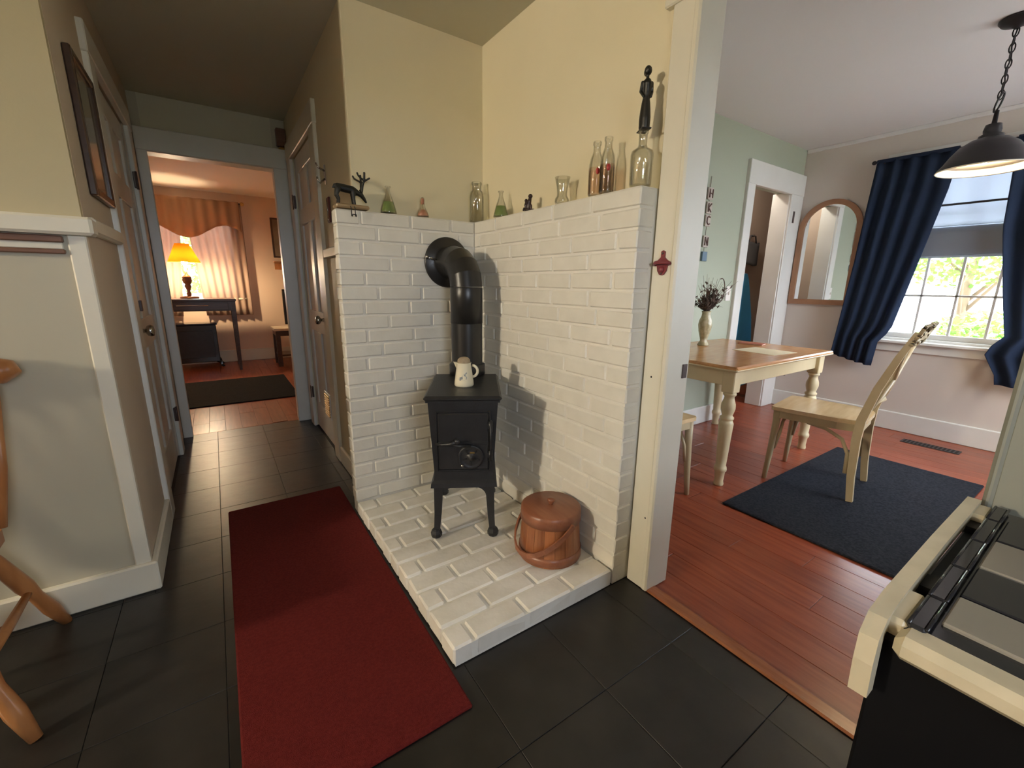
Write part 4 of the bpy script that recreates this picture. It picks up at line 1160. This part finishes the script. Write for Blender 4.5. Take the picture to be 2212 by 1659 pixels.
for (y, z, lb) in ((1.122, 0.838, 'dark nail hole midway down the white door casing'), (1.150, 0.30, 'dark paint chip low on the white door casing')):
    tag(MB().lathe([(0.0035, -0.001), (0.0035, 0.0006)], 10, mtx=Matrix.Translation((-0.081, y, z)) @ Matrix.Rotation(R(90), 4, 'Y')).build('nail_hole', 'gap'), lb, 'nail hole')
tag(MB().box(-0.19, -0.165, 1.1835, 1.188, 0.835, 0.885, ch=.001).build('door_strike', 'darkplate'), 'small brown strike plate on the doorway jamb beside the table', 'plate')

# ------------------------------------------------------------------ things on the brick ledge
ZL = ZM + 0.002


def skin(name, m, parent, verts, edges, radii, sub=2):
    me = bpy.data.meshes.new(name)
    me.from_pydata(verts, edges, [])
    me.materials.append(M[m])
    o = place(name, me, parent)
    md = o.modifiers.new('skin', 'SKIN'); md.use_smooth_shade = True
    if not me.skin_vertices: 
        bpy.context.view_layer.objects.active = o
    for i, r_ in enumerate(radii):
        sv = me.skin_vertices[0].data[i]; sv.radius = (r_, r_); sv.use_root = (i == 0)
    o.modifiers.new('sub', 'SUBSURF').levels = sub
    o.modifiers['sub'].render_levels = sub
    return o


def limb(mb, pts, rad, seg=8):
    mb.tube([Vector(p) for p in pts], rad, seg)
    mb.sphere(pts[0], rad[0], 8, 6); mb.sphere(pts[-1], rad[-1], 8, 6)


de = thing('deer_stocking_holder', 'black iron grazing deer on a tan wooden ledge hook', 'deer figurine', (0.610, -0.030, ZL))
MB().box(-0.072, 0.072, -0.034, 0.036, 0.0, 0.018, ch=.006).build('base', 'deerwood', de)
MB().tube([(-0.004, 0.037, 0.008), (-0.004, 0.046, 0.000), (-0.004, 0.046, -0.034), (-0.004, 0.058, -0.036), (-0.004, 0.060, -0.028)], 0.0018, 6).tube(
    [(0.012, 0.037, 0.008), (0.012, 0.046, 0.000), (0.012, 0.046, -0.034), (0.012, 0.058, -0.036), (0.012, 0.060, -0.028)], 0.0018, 6).tube([(-0.004, 0.060, -0.028), (0.012, 0.060, -0.028)], 0.0018, 6).build('wire_hook', 'iron', de)
dd = MB()   # +x is the tail (camera left), head towards -x and slightly forward
zb = 0.018
limb(dd, [(0.040, 0, zb + .058), (0.015, 0, zb + .055), (-0.012, 0, zb + .052), (-0.022, 0, zb + .046)], [0.013, 0.014, 0.014, 0.012], 12)
for sgn in (-1, 1):
    limb(dd, [(0.040, sgn * .007, zb + .050), (0.046, sgn * .009, zb + .030), (0.040, sgn * .010, zb + .018), (0.042, sgn * .010, zb + .003)], [0.010, 0.006, 0.0045, 0.005])
    limb(dd, [(-0.012, sgn * .007, zb + .045), (-0.012, sgn * .009, zb + .022), (-0.014, sgn * .010, zb + .003)], [0.009, 0.0055, 0.005])
    limb(dd, [(-0.044, sgn * .005, zb + .050), (-0.046, sgn * .012, zb + .070), (-0.050, sgn * .022, zb + .088), (-0.050, sgn * .026, zb + .110)], [0.004, 0.004, 0.004, 0.0045], 6)
    limb(dd, [(-0.050, sgn * .020, zb + .084), (-0.066, sgn * .030, zb + .094)], [0.0035, 0.0035], 6)
    limb(dd, [(-0.049, sgn * .019, zb + .086), (-0.028, sgn * .028, zb + .098), (-0.024, sgn * .030, zb + .106)], [0.0035, 0.0035, 0.0035], 6)
    limb(dd, [(-0.042, sgn * .006, zb + .047), (-0.034, sgn * .014, zb + .052)], [0.003, 0.003], 6)
limb(dd, [(-0.018, 0, zb + .050), (-0.034, 0, zb + .042), (-0.042, 0, zb + .038)], [0.012, 0.009, 0.008], 10)
limb(dd, [(-0.040, 0, zb + .042), (-0.052, 0, zb + .026), (-0.058, 0, zb + .016)], [0.009, 0.0065, 0.004], 10)
limb(dd, [(0.050, 0, zb + .064), (0.056, 0, zb + .054)], [0.004, 0.003], 6)
do = dd.mesh('deer'); do.materials.append(M['statue'])
do.transform(Matrix.Translation((0.004, 0, 0.018)) @ Matrix.Scale(1.22, 4) @ Matrix.Translation((0, 0, -0.018)))
o = place('deer', do, de); rm = o.modifiers.new('join', 'REMESH'); rm.mode = 'VOXEL'; rm.voxel_size = 0.0016; rm.use_smooth_shade = True


def bottle(name, label, cat, loc, prof, m, seg=24, group=None):
    t_ = thing(name, label, cat, loc, 0, group)
    inner = [(max(r_ - 0.003, 0.0008), z_ + (0.003 if i == 0 else 0)) for i, (r_, z_) in enumerate(prof)]
    MB().lathe([(0.0006, 0.0)] + prof + [(p[0], p[1]) for p in inner[::-1]] + [(0.0006, 0.003)], seg, caps=False).build('glass', m, t_)
    return t_


fp = [(0.036, 0.0), (0.038, 0.003), (0.036, 0.010), (0.024, 0.055), (0.012, 0.088), (0.010, 0.098), (0.010, 0.112), (0.0135, 0.115), (0.0135, 0.120)]
f1 = bottle('conical_flask', 'conical glass flask of green liquid beside the iron deer', 'flask', (0.436, -0.040, ZL), fp, 'clear', group='green liquid flasks')
MB().lathe([(0.032, 0.004), (0.0335, 0.010), (0.0225, 0.052), (0.0006, 0.0525)], 24).build('liquid', 'greenliq', f1)
dup(f1, (-0.040, 0.196, ZL), 0, 'conical glass flask of green liquid right of the corner bottle', 'green liquid flasks')
pb = bottle('pink_bottle', 'tiny pear shaped bottle of pink salt on the left ledge', 'bottle', (0.265, -0.040, ZL), [(0.028, 0), (0.030, 0.004), (0.024, 0.022), (0.012, 0.048), (0.0085, 0.066), (0.010, 0.078), (0.0085, 0.088), (0.004, 0.092)], 'clear')
MB().lathe([(0.025, 0.004), (0.0265, 0.006), (0.021, 0.022), (0.015, 0.034), (0.0006, 0.036)], 20).build('filling', 'pinkliq', pb)
MB().lathe([(0.0075, 0.060), (0.0085, 0.074), (0.007, 0.086), (0.0006, 0.088)], 14).build('stopper', 'pinkliq', pb)
bottle('clear_bottle', 'tall clear glass bottle standing in the brick corner', 'bottle', (-0.036, -0.034, ZL), [(0.034, 0), (0.037, 0.004), (0.037, 0.125), (0.033, 0.148), (0.024, 0.160), (0.023, 0.182), (0.027, 0.186), (0.027, 0.196), (0.024, 0.199)], 'smoky')
fg = thing('brown_figurine', 'tiny dark brown figurine of a crouching pair on the right ledge', 'figurine', (-0.035, 0.440, ZL), R(20))
gg = MB()
limb(gg, [(0, -0.006, 0.012), (0.002, -0.004, 0.034), (0, 0.0, 0.048)], [0.012, 0.011, 0.008], 10); gg.sphere((0, 0.002, 0.060), 0.010)
limb(gg, [(0, -0.012, 0.010), (0.002, -0.022, 0.024), (0, -0.020, 0.036)], [0.007, 0.007, 0.006], 8); gg.sphere((0, -0.020, 0.044), 0.0075)
limb(gg, [(0.006, 0.002, 0.040), (0.012, -0.008, 0.030), (0.008, -0.018, 0.030)], [0.005, 0.0045, 0.004], 8)
limb(gg, [(0.004, 0.006, 0.014), (0.014, 0.014, 0.020), (0.014, 0.016, 0.004)], [0.008, 0.006, 0.005], 8)
limb(gg, [(-0.004, -0.02, 0.012), (0.010, -0.026, 0.010), (0.012, -0.026, 0.003)], [0.006, 0.005, 0.004], 8)
me = gg.mesh('figure'); me.materials.append(M['figurine']); o = place('figure', me, fg); rm = o.modifiers.new('join', 'REMESH'); rm.mode = 'VOXEL'; rm.voxel_size = 0.0015; rm.use_smooth_shade = True
MB().lathe([(0.026, 0), (0.027, 0.003), (0.024, 0.006)], 20).build('base', 'figurine', fg)
bottle('glass_vase', 'small flared clear glass vase on the right brick ledge', 'vase', (-0.036, 0.655, ZL), [(0.026, 0), (0.029, 0.006), (0.028, 0.018), (0.021, 0.028), (0.020, 0.040), (0.023, 0.065), (0.031, 0.098)], 'smoky')
mp_ = [(0.024, 0), (0.026, 0.004), (0.026, 0.105), (0.022, 0.125), (0.0135, 0.148), (0.0125, 0.168), (0.015, 0.170), (0.015, 0.180), (0.0135, 0.182)]
m1 = bottle('milk_bottle', 'left one of two slim milk bottles with red badges', 'bottle', (-0.034, 0.842, ZL), mp_, 'clear', group='milk bottles')
MB().lathe([(0.0262, 0.006), (0.0264, 0.008), (0.0264, 0.092), (0.0262, 0.094)], 24, caps=False).build('print_band', 'milkprint', m1)
mt = Matrix.Rotation(R(58), 4, 'Z') @ Matrix.Translation((0.0262, 0, 0.080)) @ Matrix.Rotation(R(90), 4, 'Y')
MB().lathe([(0.007, 0), (0.007, 0.0012), (0.0006, 0.0014)], 20, mtx=mt, sx=1.6, caps=False).build('badge', 'reddot', m1)
dup(m1, (-0.030, 0.901, ZL), R(-6), 'right one of two slim milk bottles with red badges', 'milk bottles')
bottle('large_bottle', 'large clear glass bottle beneath black statuette at ledge end', 'bottle', (-0.036, 1.046, ZL), [(0.033, 0), (0.035, 0.004), (0.036, 0.095), (0.033, 0.106), (0.016, 0.116), (0.0135, 0.124), (0.0135, 0.156), (0.016, 0.158), (0.016, 0.164)], 'smoky')
sx_ = thing('black_statuette', 'slender black statuette of a long gowned woman above the large bottle', 'statuette', (-0.036, 1.046, ZL + 0.1645), R(60))
MB().box(-0.026, 0.026, -0.016, 0.016, 0, 0.005, ch=.002).build('base', 'statue', sx_)
ss = MB()
ss.lathe([(0.020, 0.005), (0.021, 0.012), (0.0215, 0.035), (0.019, 0.060), (0.016, 0.080), (0.0125, 0.096), (0.0135, 0.110), (0.0165, 0.124), (0.0175, 0.134), (0.013, 0.144), (0.006, 0.149), (0.0055, 0.158)], 20, sy=0.8)
ss.sphere((0.001, 0, 0.170), 0.0125, s=(.9, .95, 1.15)); ss.sphere((-0.011, 0, 0.170), 0.009, s=(1, 1, 1.3))
for s in (-1, 1):
    limb(ss, [(0.0, s * .0145, 0.136), (-0.003, s * .018, 0.112), (0.008, s * .012, 0.096)], [0.006, 0.005, 0.004], 8)
limb(ss, [(-0.016, 0, 0.018), (-0.024, 0, 0.006)], [0.008, 0.004], 8)
ss.sphere((0.014, 0, 0.170), 0.003)
me = ss.mesh('figure'); me.materials.append(M['statue']); o = place('figure', me, sx_); rm = o.modifiers.new('join', 'REMESH'); rm.mode = 'VOXEL'; rm.voxel_size = 0.0017; rm.use_smooth_shade = True

# ------------------------------------------------------------------ range at the right
rg = thing('kitchen_range', 'vintage cream and black enamel kitchen range beside the dining doorway', 'range', (0, 0, 0))
ZR = 0.735
MB().box(-0.055, 0.497, 1.9505, 2.66, 0.06, ZR - .022, ch=.004).build('body', 'rangeblack', rg)
MB().box(-0.05, 0.46, 1.975, 2.64, 0.0, 0.06).build('plinth', 'rangeblack', rg)
MB().box(-0.055, 0.487, 1.970, 2.66, ZR - .022, ZR - .004, ch=.003).build('top_panel', 'blackgloss', rg)
MB().box(0.47, 0.518, 1.968, 2.66, ZR - .034, ZR - .001, ch=.009).build('front_lip', 'enamel', rg)
# glossy side strip in sections
for x0, x1 in ((0.395, 0.484), (0.275, 0.392), (0.150, 0.272), (0.03, 0.147), (-0.055, 0.027)):
    b = MB().box(x0, x1, 1.972, 1.990, ZR - .006, ZR + .004, ch=.003); b.tube([(x0 + .002, 1.973, ZR + .003), (x1 - .002, 1.973, ZR + .003)], 0.0022, 8); b.tube([(x0 + .002, 1.990, ZR + .003), (x1 - .002, 1.990, ZR + .003)], 0.0022, 8)
    b.build('side_strip', 'blackgloss', rg)
for x0, x1 in ((0.356, 0.442), (0.116, 0.236)):  # raised grey bands, alternating with black ones across the top
    MB().box(x0, x1, 1.996, 2.62, ZR - .006, ZR + .001, ch=.002).build('grey_band', 'greyband', rg)
for x0, x1 in ((0.242, 0.350), (0.0, 0.110)):
    MB().box(x0, x1, 1.996, 2.62, ZR - .006, ZR + .0005, ch=.002).build('black_band', 'blackgloss', rg)
MB().box(0.392, 0.486, 1.946, 1.974, ZR - .030, ZR + .001, ch=.006).build('corner_block', 'enamel', rg)
MB().box(-0.05, 0.02, 1.944, 1.974, ZR - .030, ZR + .001, ch=.006).build('corner_block', 'enamel', rg)
hb_ = MB().bar([(-0.055, 1.943, ZR - .004), (0.20, 1.943, ZR - .004), (0.44, 1.945, ZR - .004), (0.50, 1.947, ZR - .007), (0.522, 1.949, ZR - .018), (0.527, 1.950, ZR - .045), (0.527, 1.951, ZR - .092)], 0.020, [0.022, 0.022, 0.022, 0.024, 0.026, 0.024, 0.022], side=(0, 1, 0))
hb_.build('side_guard', 'enamel', rg)
for x in (0.30, 0.01):
    MB().box(x, x + .05, 1.950, 1.974, ZR - .030, ZR - .012, ch=.003).build('guard_bracket', 'rangeblack', rg)

# ------------------------------------------------------------------ back room
dk = thing('console_desk', 'tall dark wooden console desk with drawer by the back room window', 'desk', (1.40, -4.86, 0))
MB().box(-0.46, 0.46, -0.27, 0.27, 0.900, 0.930, ch=.004).build('desktop', 'darkwood', dk)
MB().box(-0.43, 0.43, -0.25, 0.25, 0.780, 0.900, ch=.003).build('apron', 'darkwood', dk)
dw = MB().box(-0.37, 0.37, 0.25, 0.262, 0.792, 0.885, ch=.003).build('drawer', 'darkwood', dk)
MB().tube([(-0.16, 0.262, 0.852), (-0.16, 0.285, 0.852), (0.16, 0.285, 0.852), (0.16, 0.262, 0.852)], 0.006, 8).build('pull', 'steel', dw)
for x in (-0.425, 0.425):
    for y in (-0.235, 0.235):
        MB().bar([(x, y, 0.90), (x, y, 0.45), (x * .99, y, 0.0)], [0.050, 0.042, 0.030], [0.050, 0.042, 0.030], side=(1, 0, 0)).build('leg', 'darkwood', dk)
tl = thing('table_lamp', 'lit table lamp with amber shade and turned wooden base on desk', 'lamp', (1.425, -4.84, 0.9305))
MB().lathe([(0.098, 0), (0.102, 0.010), (0.095, 0.022), (0.05, 0.030), (0.022, 0.040)], 28).build('base', 'lampwood', tl)
MB().lathe([(0.020, 0.035), (0.026, 0.06), (0.018, 0.09), (0.026, 0.12), (0.038, 0.15), (0.030, 0.175), (0.045, 0.20), (0.052, 0.23), (0.046, 0.25), (0.052, 0.262), (0.030, 0.285), (0.018, 0.30), (0.016, 0.34)], 24).build('stem', 'lampwood', tl)
MB().lathe([(0.012, 0.34), (0.013, 0.40), (0.03, 0.44), (0.036, 0.475), (0.026, 0.51), (0.0006, 0.525)], 18, caps=False).build('bulb', 'bulb', tl)
MB().lathe([(0.168, 0.445), (0.120, 0.555), (0.072, 0.668)], 40, caps=False).build('lamp_shade', 'lampshade', tl, solid=.0012)
for a in (0, 120, 240):
    MB().tube([(0.0, 0, 0.655), (0.072 * math.cos(R(a)), 0.072 * math.sin(R(a)), 0.660)], 0.002, 6).build('spider_arm', 'brass', tl)
MB().tube([(0, 0.036, 0.36), (0, 0.046, 0.50), (0, 0.03, 0.60), (0, 0, 0.655)], 0.002, 6).build('harp', 'brass', tl)
ht = thing('electric_stove', 'black box heater with glossy top and curved legs under the desk', 'heater', (1.44, -5.15, 0))
MB().box(-0.245, 0.245, -0.14, 0.14, 0.075, 0.575, ch=.006).build('body', 'blackbox', ht)
MB().box(-0.262, 0.262, -0.155, 0.155, 0.575, 0.595, ch=.006).build('top', 'blue_reflect_top', ht)
MB().box(-0.20, 0.20, 0.14, 0.146, 0.14, 0.50, ch=.003).build('door', 'iron', ht)
for x in (-1, 1):
    for y in (-1, 1):
        MB().bar([(x * .20, y * .10, 0.10), (x * .245, y * .125, 0.065), (x * .255, y * .130, 0.03), (x * .275, y * .140, 0.0)], [0.05, 0.035, 0.022, 0.035], [0.03, 0.03, 0.025, 0.03], side=(1, 0, 0)).build('leg', 'blackbox', ht)
tt = thing('tv_stand', 'low dark table with pale top against the peach wall', 'table', (0.13, -4.78, 0))
MB().box(-0.42, 0.42, -0.22, 0.22, 0.495, 0.530, ch=.006).build('tabletop', 'marble', tt)
MB().box(-0.40, 0.40, -0.20, 0.20, 0.425, 0.495, ch=.003).build('apron', 'darkwood', tt)
MB().box(-0.385, 0.385, -0.18, 0.18, 0.14, 0.165, ch=.003).build('shelf', 'darkwood', tt)
for x in (-.375, .375):
    for y in (-.175, .175):
        MB().box(x - .028, x + .028, y - .028, y + .028, 0, 0.43, ch=.004).build('leg', 'darkwood', tt)
tv = thing('television', 'flat black television on the pale table in the back room', 'television', (0.06, -4.80, 0.5305))
MB().box(-0.32, 0.32, -0.02, 0.02, 0.035, 0.52, ch=.005).build('cabinet', 'blackbox', tv)
MB().box(-0.305, 0.305, 0.0195, 0.0215, 0.055, 0.505).build('screen', 'screen', tv)
MB().box(-0.13, 0.13, -0.08, 0.08, 0.0, 0.012, ch=.004).box(-0.03, 0.03, -0.015, 0.015, 0.01, 0.05).build('stand', 'blackbox', tv)
p2 = thing('wall_picture', 'tall dark picture on the peach wall above the television', 'picture', (0.18, -5.3995, 1.78))
MB().box(-0.19, 0.19, 0, 0.02, -0.28, 0.28, ch=.005).build('frame', 'darkwood', p2)
MB().box(-0.165, 0.165, 0.018, 0.022, -0.255, 0.255).build('print', 'picglass', p2)
p3 = thing('wall_shelf', 'small honey wood shelf below the dark picture in back room', 'shelf', (0.20, -5.3995, 1.38))
MB().box(-0.18, 0.18, 0, 0.10, 0.045, 0.065, ch=.003).build('board', 'honey', p3)
MB().box(-0.17, 0.17, 0, 0.015, -0.05, 0.046, ch=.003).build('back_board', 'honey', p3)
r3 = thing('valance_rod', 'thin rod with round finial above the back room window', 'curtain rod', (0, -5.32, 2.195))
MB().tube([(0.72, 0, 0), (2.05, 0, 0)], 0.008, 8).build('rod', 'bronze', r3)
MB().sphere((0.700, 0, 0), 0.026).build('finial', 'brass', r3)
for x in (0.76, 1.98):
    MB().box(x - .006, x + .006, -0.08, 0.004, -0.015, 0.004, ch=.002).build('bracket', 'bronze', r3)


def vdrop(a):
    return 1.85 - 0.10 * abs(math.sin((a * 2.0 + 0.45) * math.pi)) + 0.07


tag(MB().grid(lambda a, t: Vector((0.745 + 1.24 * a, -5.29 + 0.016 * math.sin(a * 60) + .01 * t, 2.212 + (1.80 + 0.09 * math.cos((0.745 + 1.24 * a - 0.93) * 2 * math.pi / 0.86) - 2.212) * t)), 110, 10).build('window_valance', 'valance', solid=.002),
    'tan scalloped valance across the top of back room window', 'valance')
tag(MB().grid(lambda a, t: Vector((0.72 + (0.66 - 0.10 * t) * a - 0.0 * t, -5.335 + 0.013 * math.sin(a * 44 + t), 2.19 - 1.51 * t)), 70, 14).build('sheer_curtain', 'sheer', solid=.001),
    'pale sheer curtain right of the table lamp', 'curtain', 'sheer curtains')
tag(MB().grid(lambda a, t: Vector((1.40 + 0.14 * t + (0.62 - 0.14 * t) * a, -5.335 + 0.013 * math.sin(a * 44 + t + 1), 2.19 - 1.51 * t)), 70, 14).build('sheer_curtain', 'sheer', solid=.001),
    'pale sheer curtain left of the table lamp', 'curtain', 'sheer curtains')

# ------------------------------------------------------------------ kitchen lamp, off to the left of the view
kl = thing('globe_lamp', 'warm glass globe lamp hanging from the kitchen ceiling, out of view', 'pendant lamp', (4.95, 1.00, 0))
MB().lathe([(0.06, ZC - .001), (0.055, ZC - .02), (0.012, ZC - .03)], 20).build('canopy', 'bronze', kl)
MB().tube([(0, 0, ZC - .02), (0, 0, 2.06)], 0.006, 8).build('stem', 'bronze', kl)
MB().lathe([(0.035, 2.03), (0.04, 2.06), (0.02, 2.07)], 20).build('cap', 'bronze', kl)
M['globe'] = emit('globe_glow', (1.0, 0.90, 0.71), 315)
MB().sphere((0, 0, 1.92), 0.12, 24, 14).build('globe', 'globe', kl)

# ------------------------------------------------------------------ outdoors
struct(MB().box(-40, 40, -40, 40, -0.75, -0.62).build('ground_lawn', 'lawn'))
struct(MB().box(-16, 12, -16, 16, -0.62, -0.60).build('ground_bounce_drive', 'drive'))  # pale drive widened round the house to bounce neutral light indoors


def tree(name, label, loc, rx, ry, rz_, zc, n, ls, seed, trunk=0.06, cat='tree', group=None):
    t_ = thing(name, label, cat, loc, 0, group)
    r_ = random.Random(seed); mb = MB()
    for k in range(n):
        while True:
            p = Vector((r_.uniform(-1, 1), r_.uniform(-1, 1), r_.uniform(-1, 1)))
            if 0.25 < p.length < 1: break
        p = Vector((p.x * rx, p.y * ry, zc + p.z * rz_))
        d = Vector((r_.uniform(-1, 1), r_.uniform(-1, 1), r_.uniform(-.6, .6))).normalized() * ls * r_.uniform(.6, 1.2)
        w = d.cross(Vector((r_.uniform(-1, 1), r_.uniform(-1, 1), 1))).normalized() * ls * .32
        mb.add([p - d * .5, p + w, p + d * .5, p - w], [(0, 1, 2, 3)])
    mb.build('foliage', 'leaf', t_)['kind'] = 'stuff'
    tr = MB().tube([(0, 0, 0), (0.02, 0.01, zc * .6), (0, 0, zc + rz_ * .4)], [trunk, trunk * .8, trunk * .3], 8)
    for k in range(6):
        a = k * 1.05
        tr.tube([(0, 0, zc * (.5 + .06 * k)), (rx * .5 * math.cos(a), ry * .5 * math.sin(a), zc + rz_ * .1 * k - rz_ * .2)], [trunk * .4, trunk * .15], 6)
    tr.build('trunk', 'bark', t_)
    return t_


tree('garden_shrub', 'sunlit green shrub outside the lower right dining window panes', (-6.4, 0.95, -0.62), 0.7, 0.62, 0.62, 0.92, 2600, 0.085, 1, 0.04, 'shrub', 'garden plants')
tree('garden_tree', 'leafy green tree overhanging the top of the dining window panes', (-7.6, 0.55, -0.62), 1.2, 1.6, 0.75, 2.55, 3600, 0.10, 2, 0.07, 'tree', 'garden plants')
tree('garden_shrub', 'low green shrub outside lower left dining window panes', (-7.4, -0.35, -0.62), 0.7, 0.6, 0.42, 0.62, 1600, 0.085, 3, 0.04, 'shrub', 'garden plants')
tree('garden_tree', 'green tree seen between the sheer curtains of back room', (1.1, -10.5, -0.62), 1.4, 1.2, 1.1, 2.3, 2200, 0.14, 4, 0.08, 'tree', 'garden plants')
shd_ = thing('backdrop_shed', 'made-up white outbuilding, bright backdrop across the drive', 'shed', (-19, 0.5, -0.62))  # invented to fill the bright background behind the window panes
for k in range(20):
    MB().box(2.0 - .02, 2.03, -7, 7, 0.16 * k, 0.16 * k + .152, ch=.004).build('siding_board', 'siding', shd_)
MB().box(-2, 1.985, -7, 7, 0, 3.25).build('walls', 'siding', shd_)
MB().prism([(-2.3, 3.2), (2.4, 3.2), (0, 4.6)], (0, 7.2, 0), (1, 0, 0), (0, 0, 1), 14.4).build('roof', 'charcoal', shd_)
